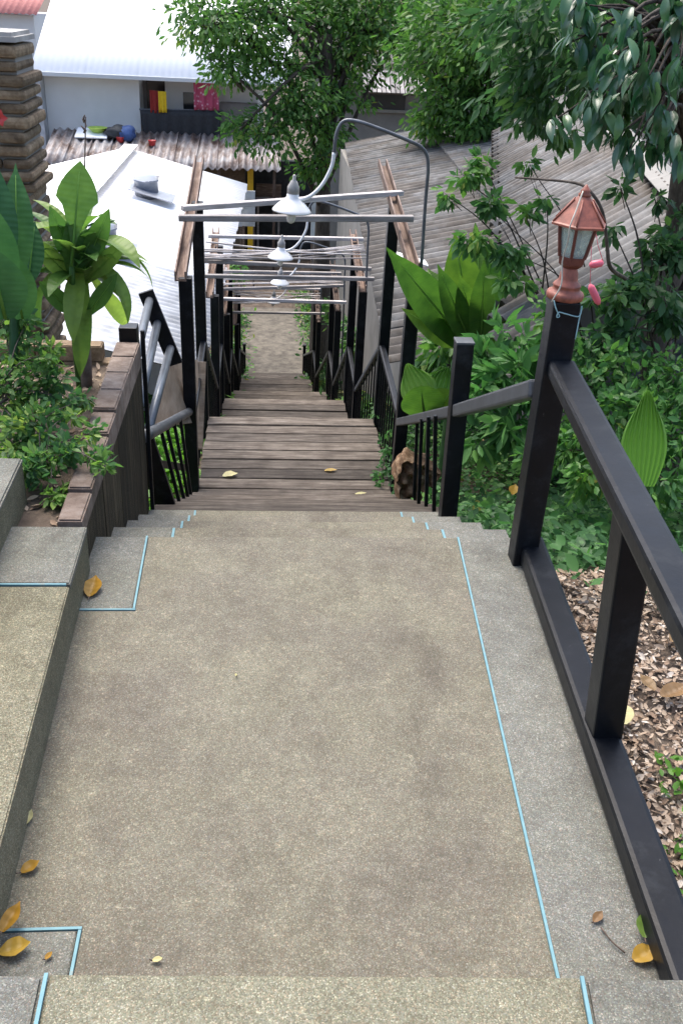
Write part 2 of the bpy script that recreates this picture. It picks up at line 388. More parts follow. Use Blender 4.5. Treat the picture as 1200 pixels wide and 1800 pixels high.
def prism(name, poly, z0, z1, mat, parent=None, bev=.004, kind=None):
    bm = bmesh.new(); c = Vector((sum(p[0] for p in poly)/len(poly), sum(p[1] for p in poly)/len(poly), z1))
    vs_ = [bm.verts.new((p[0]-c.x, p[1]-c.y, 0)) for p in poly]; f = bm.faces.new(vs_)
    if f.normal.z < 0: f.normal_flip()
    bm.normal_update()
    ex = bmesh.ops.extrude_face_region(bm, geom=[f]); bmesh.ops.translate(bm, vec=(0, 0, z0-z1), verts=[g for g in ex['geom'] if isinstance(g, bmesh.types.BMVert)])
    bmesh.ops.recalc_face_normals(bm, faces=bm.faces[:])
    if bev: bmesh.ops.bevel(bm, geom=[e for e in bm.edges if abs(e.verts[0].co.z) < 1e-6 and abs(e.verts[1].co.z) < 1e-6], offset=bev, segments=2, affect='EDGES')
    me = bpy.data.meshes.new(name); bm.to_mesh(me); bm.free()
    return link(name, me, mat, parent, Matrix.Translation(c))

# ---- foliage -----------------------------------------------------
def norm(a): return a/np.maximum(np.linalg.norm(a, axis=1, keepdims=True), 1e-9)
def leaf_cloud(pos, dirs, size, width=.45, fold=.25, tint=None, flat=.0, upn=(0, 0, 1)):
    """kite-shaped folded leaves, 5 verts / 4 tris each"""
    N = len(pos); d = norm(dirs); r = rng.normal(size=(N, 3)); upv = np.array(upn)*1.2
    nrm = norm(r*(1-flat)+upv); s = norm(np.cross(d, nrm)); nn = np.cross(s, d)
    L = size[:, None]; W = L*width*.5
    V = np.empty((N, 8, 3)); cv = L*.12
    V[:, 0] = pos
    V[:, 1] = pos+d*L*.24+s*W*.72; V[:, 2] = pos+d*L*.58+s*W*.92-nn*cv*.35
    V[:, 3] = pos+d*L-nn*cv*1.2
    V[:, 4] = pos+d*L*.58-s*W*.92-nn*cv*.35; V[:, 5] = pos+d*L*.24-s*W*.72
    V[:, 6] = pos+d*L*.26-nn*W*fold; V[:, 7] = pos+d*L*.6-nn*(W*fold*1.2+cv*.35)
    T = np.array([[0, 6, 1], [0, 5, 6], [1, 6, 7], [1, 7, 2], [5, 4, 7], [5, 7, 6], [2, 7, 3], [4, 3, 7]])
    T = (T[None]+np.arange(N)[:, None, None]*8).reshape(-1, 3)
    tn = np.repeat(rng.random(N) if tint is None else tint, 8)
    return V.reshape(-1, 3), T, tn
def clump_points(clusters, leaf, droop=.5, sub=.28, dens=1.0):
    """clusters: (centre, (rx,ry,rz), n) -> leaf positions grouped in sub-clumps"""
    Ps = []; Ds = []; Ss = []; Ts = []; subs = []
    for c, r, n in clusters:
        c = np.array(c, float); r = np.array(r, float); n = int(n*dens)
        k = max(3, n//26)
        u = norm(rng.normal(size=(k, 3)))*(rng.random((k, 1))**.45); cen = c+u*r
        subs.append((c, cen))
        idx = rng.integers(0, k, n); off = rng.normal(size=(n, 3))*sub*r.mean()
        p = cen[idx]+off*np.array([1, 1, .75]); dd = norm(off)*.8+norm(u)[idx]*.5+rng.normal(size=(n, 3))*.45; dd[:, 2] -= droop
        ct = rng.random(k)*.55
        Ps.append(p); Ds.append(dd); Ss.append(leaf*(.65+.7*rng.random(n))); Ts.append(np.clip(ct[idx]+rng.random(n)*.45, 0, 1))
    return np.concatenate(Ps), np.concatenate(Ds), np.concatenate(Ss), np.concatenate(Ts), subs
def branches_mesh(start_pts, subs, r0, r1, twigs=True):
    V = []; Fc = []
    def add(pts, rad, seg):
        v, f = tube_mesh(pts, rad, seg); o = len(V); V.extend(v); Fc.extend([tuple(i+o for i in q) for q in f])
    for (c, cen), s in zip(subs, start_pts):
        s = np.array(s, float); mid = (s+c)/2+np.array([0, 0, .12*np.linalg.norm(c-s)])+rng.normal(size=3)*.06*np.linalg.norm(c-s)
        add(smooth_pts([s, mid, c], 5), list(np.linspace(r0, r1, 11)), 7)
        if twigs:
            for q in cen[::2]:
                add([c+(s-c)*.15, (c+q)/2+rng.normal(size=3)*.05*np.linalg.norm(q-c), q], [r1*.8, r1*.5, r1*.25], 5)
    return V, Fc
def plant_mass(name, parent, clusters, leaf, mat, droop=.4, width=.45, sub=.28, origin=(0, 0, 0), fold=.25, kind=None):
    p, d, s, t, subs = clump_points(clusters, leaf, droop, sub)
    V, T, tn = leaf_cloud(p, d, s, width, fold, t)
    V = V-np.array(origin)
    o = link(name, mesh_tris(name, V, T, tn), mat, parent, Matrix.Translation(Vector(origin)))
    if kind: o['kind'] = kind
    return o, subs
def big_leaf_mesh(name, L, W, prof, droop=.3, fold=.2, rows=10, wave=.0, cols=4, pet=0.0):
    """a broad blade along +Y from the origin, bending down; prof maps 0..1 to half-width"""
    V = []; Fc = []
    y = 0; z = 0; ang = 0
    for i in range(rows+1):
        t = i/rows; a = droop*t*t; hw = W*.5*prof(t)
        if i: y += L/rows*math.cos(a); z -= L/rows*math.sin(a)
        for j in range(-cols, cols+1):
            u = j/cols; V.append((u*hw, y, z+abs(u)*hw*fold+wave*math.sin(t*17+j)*hw*.5))
    w = 2*cols+1
    for i in range(rows):
        for j in range(w-1):
            a = i*w+j; Fc.append((a, a+1, a+1+w, a+w))
    return mesh_np(name, V, Fc, True)
def blade(t): return max(.02, math.sin(math.pi*min(1, t*.92+.06))**.75*(1-t**6))
def paddle(t): return max(.05, (.22+.78*min(1, (t/.45))**1.3)*(1-max(0, (t-.55)/.45)**2.4))
def orient(p, d, up=(0, 0, 1), s=1.0, roll=0.0):
    y = Vector(d).normalized(); u = Vector(up).normalized()
    if abs(y.dot(u)) > .985: u = Vector((1, 0, .2))
    x = y.cross(u).normalized(); z = x.cross(y)
    M = Matrix((x, y, z)).transposed() @ Matrix.Rotation(roll, 3, 'Y'); M = (M*s).to_4x4() if False else (Matrix.Scale(s, 4) if False else M.to_4x4() @ Matrix.Scale(s, 4))
    M.translation = Vector(p); return M

#@@SETTING
# ------------------------------------------------------------------ setting: ground
PROF = [(-60, 12), (-6, 1.6), (-1, .05), (1.1, -.07), (2.85, -.09), (3.1, -.30), (6.5, -2.08), (8.4, -2.15), (10.2, -3.2), (11.7, -3.3), (13.7, -4.45), (15.2, -4.6), (18.6, -6.2), (20.1, -6.3), (24.6, -7.72), (60, -7.75), (900, -7.8)]
def ground_z(x, y):
    z = interp(y, PROF)
    k = min(1, max(0, (abs(x-.25)-1.1)/2.5))
    z += k*(.18*math.sin(x*1.7+y*.9)+.10*math.sin(x*3.1-y*2.3))*(1 if 3 < y < 24 else .25)
    return z
def build_ground():
    xs = [-900, -300, -120, -60, -35]+list(np.arange(-22, -6, 1.0))+list(np.arange(-6, 8.01, .2))+list(np.arange(9, 23, 1.0))+[35, 60, 120, 300, 900]
    ys = [-60, -30, -15, -8]+list(np.arange(-4, 26, .2))+list(np.arange(26, 60, 1.5))+[80, 120, 200, 400, 900]
    V = [(x, y, ground_z(x, y)) for y in ys for x in xs]; w = len(xs)
    Fc = [(j*w+i, j*w+i+1, (j+1)*w+i+1, (j+1)*w+i) for j in range(len(ys)-1) for i in range(w-1)]
    o = link('ground', mesh_np('ground', V, Fc, True), 'soil'); tag(o, kind='structure')
build_ground()
def build_path():
    V = []; Fc = []; n = 30
    for i in range(n+1):
        y = 24.7+i*(31.5-24.7)/n
        for x in (-.75, -.2, .4, .95, 1.35): V.append((x+.04*math.sin(y*3+x*9)+0, y, -7.70+.012*math.sin(5*x+2*y)))
    for i in range(n):
        for j in range(4): a = i*5+j; Fc.append((a, a+1, a+6, a+5))
    tag(link('path', mesh_np('path', V, Fc, True), 'path_earth'), kind='structure')
build_path()

# ------------------------------------------------------------------ landing, upper step, concrete steps
LAND_Z = 0.0
landing = prism('landing', [(-.62, .95), (.885, .93), (1.0, 2.985), (-.62, 2.975)], -.5, -.006, 'aggregate_grey', bev=.004); tag(landing, kind='structure')
def lx(y): return .61+(y-1.2)*(.72-.61)/1.76        # right-hand inlay line
S = .0035
prism('floor_panel', [(-.58, 1.34+S), (-.375, 1.34+S), (-.375, .96), (lx(.96)-S, .96), (lx(2.975)-S, 2.975), (-.42+S*2, 2.972), (-.408, 2.51-S), (-.59, 2.51-S)], -.02, 0, 'aggregate_brown', landing, .002)
prism('floor_panel', [(lx(.95)+S, .96), (.882, .96), (.995, 2.98), (lx(2.97)+S, 2.976)], -.02, .0005, 'aggregate_grey', landing, .002)
prism('floor_panel', [(-.6, .96), (-.38-S*1.5, .96), (-.38-S*1.5, 1.34-S), (-.6, 1.34-S)], -.02, .0005, 'aggregate_grey', landing, .002)
prism('floor_panel', [(-.615, 2.51+S), (-.412-S*1.5, 2.51+S), (-.42-S, 2.97), (-.615, 2.97)], -.02, .0005, 'aggregate_grey', landing, .002)
def strip(p0, p1, z, par, w=.0065):
    beam('blue_strip', (p0[0], p0[1], z-.002), (p1[0], p1[1], z-.002), w, .007, 'blue_strip', par, 0)
strip((lx(.96), .96), (lx(2.976), 2.976), .0025, landing)
strip((-.6, 1.34), (-.375, 1.34), .0025, landing); strip((-.3785, 1.335), (-.3785, .96), .003, landing)
strip((-.605, 2.51), (-.405, 2.51), .0025, landing); strip((-.411, 2.515), (-.42, 2.972), .003, landing)

ustep = prism('upper_step', [(-1.2, -.9), (1.2, -.9), (.96, 1.057), (-.62, 1.125)], -.4, .164, 'aggregate_grey', bev=.010); tag(ustep, kind='structure')
u0, u1 = PZ(85, 1702, .17), PZ(1020, 1714, .17); u0b, u1b = PZ(65, 1800, .17), PZ(1036, 1800, .17)
def ext(a, b, y): t = (y-a[1])/(b[1]-a[1]); return (a[0]+(b[0]-a[0])*t, y)
def uy(x): return 1.125+(x+.62)*(1.055-1.125)/1.64
la, lb = ext(u0, u0b, uy(u0[0])), ext(u0, u0b, -.8); ra, rb = ext(u1, u1b, uy(u1[0])), ext(u1, u1b, -.8)
prism('floor_panel', [(la[0]+S, la[1]+.002), (ra[0]-S, ra[1]+.002), (rb[0]-S, rb[1]), (lb[0]+S, lb[1])], .15, 0.174, 'aggregate_step', ustep, .007)
prism('floor_panel', [(-.62, 1.124), (la[0]-S, la[1]), (lb[0]-S, lb[1]), (-1.15, -.8)], .15, .1735, 'aggregate_grey', ustep, .007)
prism('floor_panel', [(ra[0]+S, ra[1]), (.958, 1.056), (1.18, -.8), (rb[0]+S, rb[1])], .15, .1735, 'aggregate_grey', ustep, .007)
strip(la, lb, .1755, ustep, .007); strip(ra, rb, .1755, ustep, .007)

RISE, RUN, Y0 = .168, .354, 2.98
cst = thing('concrete_steps', (.2, Y0, 0), 'grey pebbled concrete steps dropping from the landing with blue inlay ticks', 'steps')
for k in range(1, 5):
    z = -RISE*k; y1 = Y0+RUN*(k-1)+.003; y2 = Y0+RUN*k
    w0, w1 = -.62, 1.02-.015*k
    prism('step', [(w0, y1), (w1, y1), (w1, y2), (w0, y2)], z-.5, z, 'aggregate_brown', cst, .006)
    for xx in (-.36, .735): beam('blue_strip', (xx, y1+.02, z+.001), (xx-.0, y2-.012, z+.001), .010, .006, 'blue_strip', cst, 0)
    prism('step_border', [(w0+.002, y1+.002), (-.366, y1+.002), (-.366, y2-.006), (w0+.002, y2-.006)], z-.02, z+.003, 'aggregate_grey', cst, .002)
    prism('step_border', [(.741, y1+.002), (w1-.002, y1+.002), (w1-.002, y2-.006), (.741, y2-.006)], z-.02, z+.003, 'aggregate_grey', cst, .002)

# kerb and raised block on the left
kerb = prism('low_wall', [(-.56, .4), (-.535, 1.2), (-.578, 2.40-.004), (-.578, 2.40), (-.585, 2.745), (-1.05, 2.745), (-1.3, .4)], -.4, .166, 'aggregate_kerb', bev=.012)
tag(kerb, 'low pebbled concrete kerb wall along the left of the landing with one blue inlay line', 'low wall')
prism('wall_cap', [(-.558, .39), (-.533, 1.2), (-.576, 2.39), (-1.0, 2.39), (-1.28, .39)], .15, .170, 'aggregate_kerb', kerb, .004)
prism('wall_cap', [(-.576, 2.405), (-.583, 2.747), (-1.04, 2.747), (-1.0, 2.405)], .15, .1705, 'aggregate_grey', kerb, .004)
strip((-1.0, 2.3975), (-.586, 2.3975), .172, kerb, .0065)
blk = prism('raised_block', [(-.80, 1.7), (-.83, 2.98), (-1.6, 3.0), (-1.6, 1.7)], -.1, .30, 'aggregate_kerb', bev=.012)
tag(blk, 'raised pebbled concrete block at the left edge of the picture beside the planter', 'block')
prism('block_cap', [(-.798, 1.69), (-.828, 2.984), (-1.59, 3.002), (-1.59, 1.69)], .29, .305, 'aggregate_grey', blk, .006)

# planter
pl = thing('planter', (-1.2, 3.6, 0), 'tall planter box with grooved dark board face and worn brick coping', 'planter')
for i in range(8):
    y0 = 2.76+i*.205; y1 = y0+.200
    bot = -.06-RISE*max(0, math.floor((y0-Y0)/RUN)+1)-.12
    prism('plank', [(-.60+random.uniform(-.004, .004), y0), (-.60, y1), (-.66, y1), (-.66, y0)], bot, .145+.05*min(1, i/4), 'wood_planter', pl, .004)
prism('soil_bed', [(-.655, 2.78), (-.655, 4.38), (-2.2, 4.38), (-2.2, 3.02), (-.98, 3.02), (-.98, 2.78)], -.6, .13, 'soil', pl, 0)
for i in range(8):
    y0 = 2.752+i*.206; j = random.uniform(-.004, .004)
    prism('coping_brick', [(-.598, y0), (-.598, y0+.201), (-.68-.004*i+j*.5, y0+.201), (-.676-.004*i+j*.5, y0)], .13, .192+j*.3+.055*min(1, i/4), 'coping', pl, .006)
for r in range(4):
    for i in range(5):
        x1 = -.66-i*.32-(.12 if r % 2 else 0)
        prism('brick', [(x1, 4.385), (x1, 4.47), (x1-.31, 4.47), (x1-.31, 4.385)], -.1+r*.083, -.1+r*.083+.075, 'brick', pl, .005)
box('corner_post', (-.655, 4.45, -.1), (.085, .085, .82), 'black_paint', pl, .004)
box('corner_edge', (-.585, 4.41, -.35), (.02, .02, 1.3), 'black_paint', pl, .003)

# ------------------------------------------------------------------ wooden stairs and decks
def plank_tread(y0, y1, z, x0, x1, par, name='plank', th=.038):
    j = lambda s: random.uniform(-s, s)
    prism_pts = [(x0+j(.012), y0), (x1+j(.012), y0+j(.003)), (x1+j(.012), y1+j(.003)), (x0+j(.012), y1)]
    o = prism(name, prism_pts, z-th, z+j(.003), 'wood_tread', par, .005); o.rotation_euler.y = j(.003); return o
def stringers(par, y0, z0, y1, z1):
    for x in (-.50, 1.02): beam('stringer', (x, y0, z0), (x, y1, z1), .05, .2, 'black_paint', par, .004)
XL, XR = -.54, 1.06
DECKS = [(6.53, 8.40, -1.85), (10.30, 11.68, -2.99), (13.72, 15.14, -4.25), (18.55, 20.05, -5.95)]
ORD = ['first', 'second', 'third', 'fourth']
flights = []
def flight(y0, z0, y1, z1, n, label, wide=0):
    """n treads between two levels (z0 above, z1 below)"""
    t = thing('stair_flight', (.26, y0, z0), label, 'stairs', 'wooden stair flights down the hillside')
    run = (y1-y0)/n; rise = (z0-z1)/(n+1)
    for k in range(n):
        z = z0-rise*(k+1); a = y0+run*k; g = run/2
        wl_ = wide*(1-k/n)
        plank_tread(a-.012, a+g-.009, z, XL-wl_, XR-.0, t); plank_tread(a+g+.003, a+run, z, XL-wl_, XR, t)
    stringers(t, y0, z0-rise-.16, y1, z1-.1)
    return t
flight(Y0+RUN*4+.02, -RISE*4, 6.51, -1.85, 6, 'wooden stair flight nearest the concrete steps, seen edge on', .08)
flight(8.42, -1.85, 10.28, -2.99, 6, 'wooden stair flight between the first and second plank decks')
flight(11.70, -2.99, 13.70, -4.25, 7, 'wooden stair flight between the second and third plank decks')
flight(15.16, -4.25, 18.53, -5.95, 10, 'wooden stair flight between the third and fourth plank decks')
flight(20.07, -5.95, 24.75, -7.66, 11, 'lowest wooden stair flight reaching the earth path')
for i, (a, b, z) in enumerate(DECKS):
    d = thing('plank_deck', (.26, a, z), f'{ORD[i]} weathered plank deck down the stairs' + (' with a pale fallen leaf on it' if i == 0 else ''), 'deck', 'plank decks between stair flights')
    n = 10 if i == 0 else 7; w = (b-a)/n
    for k in range(n): plank_tread(a+k*w+.004, a+(k+1)*w-.010, z+random.uniform(-.004, .006), XL, XR, d)
    for x in (-.48, .26, 1.0): beam('joist', (x, a, z-.11), (x, b, z-.11), .06, .13, 'black_paint', d, .003)

#@@FRAMES
# ------------------------------------------------------------------ pergola frames over the decks
def channel(name, p0, p1, par, mat='wood_rust', w=.085, h=.075, t=.012):
    """U channel open upwards, made of floor and two lips"""
    p0 = Vector(p0); p1 = Vector(p1); x = (p1-p0).normalized(); s = Vector((0, 0, 1)).cross(x).normalized(); u = x.cross(s)
    V = []
    sec = [(-w/2, 0), (w/2, 0), (w/2, h), (w/2-t, h), (w/2-t, t), (-w/2+t, t), (-w/2+t, h), (-w/2, h)]
    L = (p1-p0).length
    for e in (0, L):
        for a, b in sec: V.append((e-L/2, a, b))
    Fc = [(i, (i+1) % 8, (i+1) % 8+8, i+8) for i in range(8)]+[(0, 7, 6, 5, 4, 3, 2, 1)[::1], tuple(range(8, 16))]
    M = Matrix((x, s, u)).transposed().to_4x4(); M.translation = (p0+p1)/2
    me = mesh_np(name, V, Fc); return link(name, me, mat, par, M)
PXL, PXR = -.575, 1.095
front_post_y = []
for i, (a, b, z) in enumerate(DECKS):
    yf = a+.38 if i == 0 else a+.12; yb = b-.05
    front_post_y.append(yf)
    lab = ['nearest and largest black post pergola frame over the first deck', 'second black post pergola frame with several thin sticks across it', 'third black post pergola frame down the stairs', 'fourth and farthest black post pergola frame above the earth path'][i]
    t = thing('pergola_frame', (.26, yf, z), lab, 'pergola', 'pergola frames over the stairs')
    hs_ = (1.85, 1.90)
    for x in (PXL, PXR):
        lean = random.uniform(-.012, .012)
        for y, hh in ((yf, 1.83 if x > 0 else 1.74), (yb, 2.0)):
            beam('post', (x, y, z-.35), (x+lean, y, z+hh), .095, .095, 'black_paint', t, .006)
        zf = z+(1.83 if x > 0 else 1.66); zb = z+(2.10 if i == 0 else 1.98)
        ye = yb+(1.05 if i == 0 else .55)
        beamx = x-.012 if x > 0 else x-.02
        if x > 0: channel('channel_beam', (beamx, yf-.06, zf+.004), (beamx+.02, ye, zb+.08), t)
        else: channel('channel_beam', (beamx-.02, yf-.05, zf+.06), (beamx-.03, ye, zb+.05), t)
    zt = z+2.065
    if i == 0:
        beam('cross_bar', PZ(314, 383, .20), PZ(726, 384, .24), .07, .045, 'wood_bar', t, .006)
        beam('cross_bar', PZ(320, 366, .25), PZ(706, 339, .27), .07, .04, 'wood_bar', t, .006)
    else:
        ys = {1: [(.02, .02), (.52, .35), (1.45, 1.45)], 2: [(.05, -.02), (.45, .7), (1.25, 1.25)], 3: [(.1, .1), (.75, .7), (1.5, 1.5)]}[i]
        for ya, yb2 in ys:
            beam('cross_bar', (PXL-.13, yf+ya, zt-.12+.08*ya), (PXR+.12, yf+yb2, zt-.10+.08*yb2), .06, .04, 'wood_bar', t, .005)
        for q in range(9 if i == 1 else 7):
            ya = random.uniform(.35, 1.3); yb2 = random.uniform(.35, 1.3); sag = random.uniform(.0, .07)
            pts = [(PXL-.15, yf+ya, zt-.02), (.26, yf+(ya+yb2)/2, zt-.0-sag), (PXR+.1, yf+yb2, zt+.0)]
            tube('stick', pts, [.013, .011, .008], 'wood_bar', t, 6, 5)

# handrails and balusters
def balusters(par, p0, p1, n, bot0, bot1, w=.016):
    for k in range(n):
        u = (k+.5)/n; q = Vector(p0).lerp(Vector(p1), u); zb = bot0+(bot1-bot0)*u
        beam('baluster', (q.x, q.y, zb), (q.x, q.y, q.z-.01), w, w, 'black_paint', par, .002)
def railing(pts, label, group, nb, bots, name='stair_railing', w=.055, h=.05, rmat='grey_tube'):
    t = thing(name, (pts[0][0], pts[0][1], bots[0]), label, 'railing', group)
    for k in range(len(pts)-1):
        beam('handrail', pts[k], pts[k+1], w, h, rmat, t, .012, ext=.0)
        balusters(t, pts[k], pts[k+1], nb[k], bots[k], bots[k+1])
    return t
for side, x in (('left', -.56), ('right', 1.08)):
    for i, (a, b, z) in enumerate(DECKS):
        yf = front_post_y[i]+.05; yb = b-.10
        railing([(x, yf, z+.66), (x, yb, z+.76)], f'black railing with thin balusters on the {side} edge of the {ORD[i]} plank deck', 'railings along the decks', [9], [z, z], rmat='black_paint')
        if i < 3: y2, z2 = front_post_y[i+1]-.05, DECKS[i+1][2]
        else: y2, z2 = 24.6, -7.6
        nxt = ['first', 'second', 'third', 'lowest'][i]
        railing([(x, b, z+.72), (x, y2, z2+.66)], f'{side} sloping railing of the {["stair flight below the first deck", "stair flight below the second deck", "stair flight below the third deck", "lowest stair flight by the path"][i]}', 'railings along the flights', [9 if i < 3 else 16], [z-.05, z2])
for side, x in (('left', -.56), ('right', 1.08)):
    q = thing('end_post', (x, 24.7, -7.7), f'{side} thin end post at the foot of the stairs beside the earth path', 'post', 'posts at the stair foot')
    beam('post', (x, 24.7, -7.8), (x, 24.7, -6.7), .08, .08, 'black_paint', q, .005); box('cap', (x, 24.7, -6.69), (.1, .1, .03), 'black_paint', q, .005)

# near right: rail from lamp post past the short post to the pergola
t = thing('stair_railing', (.95, 4.3, -.7), 'grey handrail with short flat-topped black post and thin balusters beside the concrete steps', 'railing')
beam('post', (.975, 4.3, -.9), (.955, 4.3, .315), .085, .085, 'black_paint', t, .005)
box('post_cap', (.955, 4.3, .32), (.09, .09, .012), 'grey_tube', t, .004)
beam('handrail', PY(941, 683, 2.88), PY(803, 722, 4.25), .05, .062, 'grey_tube', t, .010)
beam('handrail', PY(799, 723, 4.33), PY(701, 742, 6.88), .05, .062, 'grey_tube', t, .010)
for k, (bx, by, tx, ty, yy) in enumerate([(735, 893, 741, 735, 5.35), (748, 903, 753, 732, 5.0), (762, 910, 765, 730, 4.7), (727, 880, 733, 736, 5.9)]):
    beam('baluster', PY(bx, by, yy), PY(tx, ty, yy), .022, .022, 'black_paint', t, .003)

# near right landing balustrade
br = thing('landing_railing', (.94, 2.0, 0), 'heavy black painted rail with two posts along the right edge of the landing', 'railing')
beam('post', (.925, 2.82, -.16), (.925, 2.82, .955), .085, .085, 'black_paint', br, .006)
beam('post', (.902, 1.85, .07), (.862, 1.86, .715), .08, .08, 'black_paint', br, .006)
beam('post', (.845, .95, .07), (.775, .95, .715), .08, .08, 'black_paint', br, .006)
beam('top_rail', (.940, 2.80, .742), (.705, .3, .742), .085, .055, 'black_paint', br, .013)
beam('bottom_rail', (.957, 2.865, .045), (.842, .9, .045), .09, .07, 'black_paint', br, .013)
tube('conduit', [(.985, 2.86, .9), (.99, 2.875, .3), (.985, 2.87, -.1)], .011, 'black_paint', br, 8, 4)

# left branch: short handrail, slanted board, tubes, plywood
t = thing('stair_railing', (-.56, 5.6, -1.2), 'short grey handrail with dark balusters and a slanted board beside the planter', 'railing')
tube('handrail', [PY(252, 768, 4.5), PY(290, 748, 5.6), PY(332, 724, 6.85)], .034, 'grey_tube', t, 12, 4)
for (bx, by, tx, ty, yy) in [(318, 893, 283, 755, 5.35), (326, 887, 293, 750, 5.6), (332, 882, 306, 742, 5.9), (337, 880, 317, 735, 6.2)]:
    beam('baluster', PY(bx, by, yy), PY(tx, ty, yy), .022, .022, 'black_paint', t, .003)
beam('slanted_board', PY(297, 905, 5.1), PY(252, 770, 5.0), .04, .12, 'black_paint', t, .005, up=(1, 0, .4))
beam('lower_rail', PY(258, 812, 5.15), PY(326, 822, 6.3), .03, .05, 'black_paint', t, .004)
t = thing('tube_ladder_frame', PY(280, 640, 5.8), 'leaning dark bar with three grey steel tubes beyond the planter corner', 'frame')
beam('side_bar', PY(256, 512, 6.3), PY(309, 640, 6.3), .035, .10, 'black_paint', t, .005, up=(1, 0, .45))
for (ax, ay, bx, by) in [(263, 528, 237, 640), (277, 568, 246, 712), (300, 612, 262, 752)]:
    tube('tube', [PY(ax, ay, 6.28), PY(bx, by, 5.1)], .027, 'light_tube', t, 12)
pc = [PY(300, 636, 6.9), PY(348, 632, 7.6), PY(350, 742, 7.0), PY(262, 752, 6.1)]
V = [tuple(np.array(p)-pc[0]) for p in pc]+[tuple(np.array(p)-pc[0]+np.array([-.012, .02, -.012])) for p in pc]
o = link('plywood_sheet', mesh_np('plywood_sheet', V, [(0, 1, 2, 3), (7, 6, 5, 4), (0, 4, 5, 1), (1, 5, 6, 2), (2, 6, 7, 3), (3, 7, 4, 0)]), 'plywood', None, Matrix.Translation(Vector(pc[0])))
tag(o, 'brown plywood sheet leaning left of the nearest pergola post', 'board')
o = beam('pale_board', PY(350, 636, 7.6), PY(344, 790, 7.2), .12, .02, 'plywood', None, .003); tag(o, 'narrow pale board between the two left posts of the nearest pergola', 'board')
o = tube('grey_pole', [PY(-12, 585, 3.9), PY(26, 490, 4.3)], .018, 'light_tube', None, 10); tag(o, 'short pale grey pole sloping at the left edge behind the planter shrub', 'pole')

# ------------------------------------------------------------------ gooseneck lamps
def gooseneck(label):
    yb = front_post_y[0]+.02
    base = Vector((1.15, yb, -.35)); t = thing('gooseneck_lamp', base, label, 'lamp', 'gooseneck lamps over the stairs')
    pts = [(1.155, yb, -.9), (1.155, yb, -.2)]+[PY(*p, yb) for p in [(747, 360), (752, 290), (743, 262), (715, 246), (660, 224), (625, 213), (603, 214), (591, 236), (587, 270)]]
    tube('pipe', pts, .013, 'pipe_grey', t, 10, 6)
    w = [PY(*p, yb) for p in [(587, 268), (583, 292), (568, 322), (548, 343), (527, 352)]]
    tube('white_arm', w, .0135, 'white_enamel', t, 10, 5)
    c = Vector(PY(514, 352, yb)); M = Matrix.Translation(c) @ Matrix.Rotation(.06, 4, 'Y')
    prof = [(.136, -.075), (.139, -.078), (.139, -.07), (.128, -.055), (.095, -.022), (.06, .006), (.045, .02), (.042, .045), (.036, .05)]
    bm = lathe_mesh([(.128, -.068), (.09, -.03), (.04, .0), (.0, .0)][::-1]+prof, 28, True, 'lamp_shade')
    sh = link('lamp_shade', bm, 'white_enamel', t, M)
    link('lamp_cap', lathe_mesh([(.043, .046), (.043, .09), (.03, .115), (.024, .13), (.012, .14), (.012, .165), (.006, .175)], 16, True, 'lamp_cap'), 'lamp_cap', sh, M)
    link('bulb', lathe_mesh([(.014, -.03), (.016, -.06), (.03, -.10), (.034, -.125), (.026, -.15), (.008, -.162)], 16, True, 'bulb'), 'bulb_white', t, M)
    return t
gl = gooseneck('nearest white gooseneck lamp hanging from a tall bent grey pipe')
L0 = gl.matrix_basis.translation.copy(); z0_ = DECKS[0][2]
for i, lab in ((1, 'second white gooseneck lamp, over the frame with thin sticks'), (2, 'third white gooseneck lamp, smaller, over the third frame'), (3, 'farthest and smallest white gooseneck lamp over the fourth frame')):
    copy_tree(gl, Matrix.Translation(L0+Vector((-.02 if i != 2 else .03, front_post_y[i]-front_post_y[0], DECKS[i][2]-z0_-(.0, .06, .02, .02)[i]))), lab)

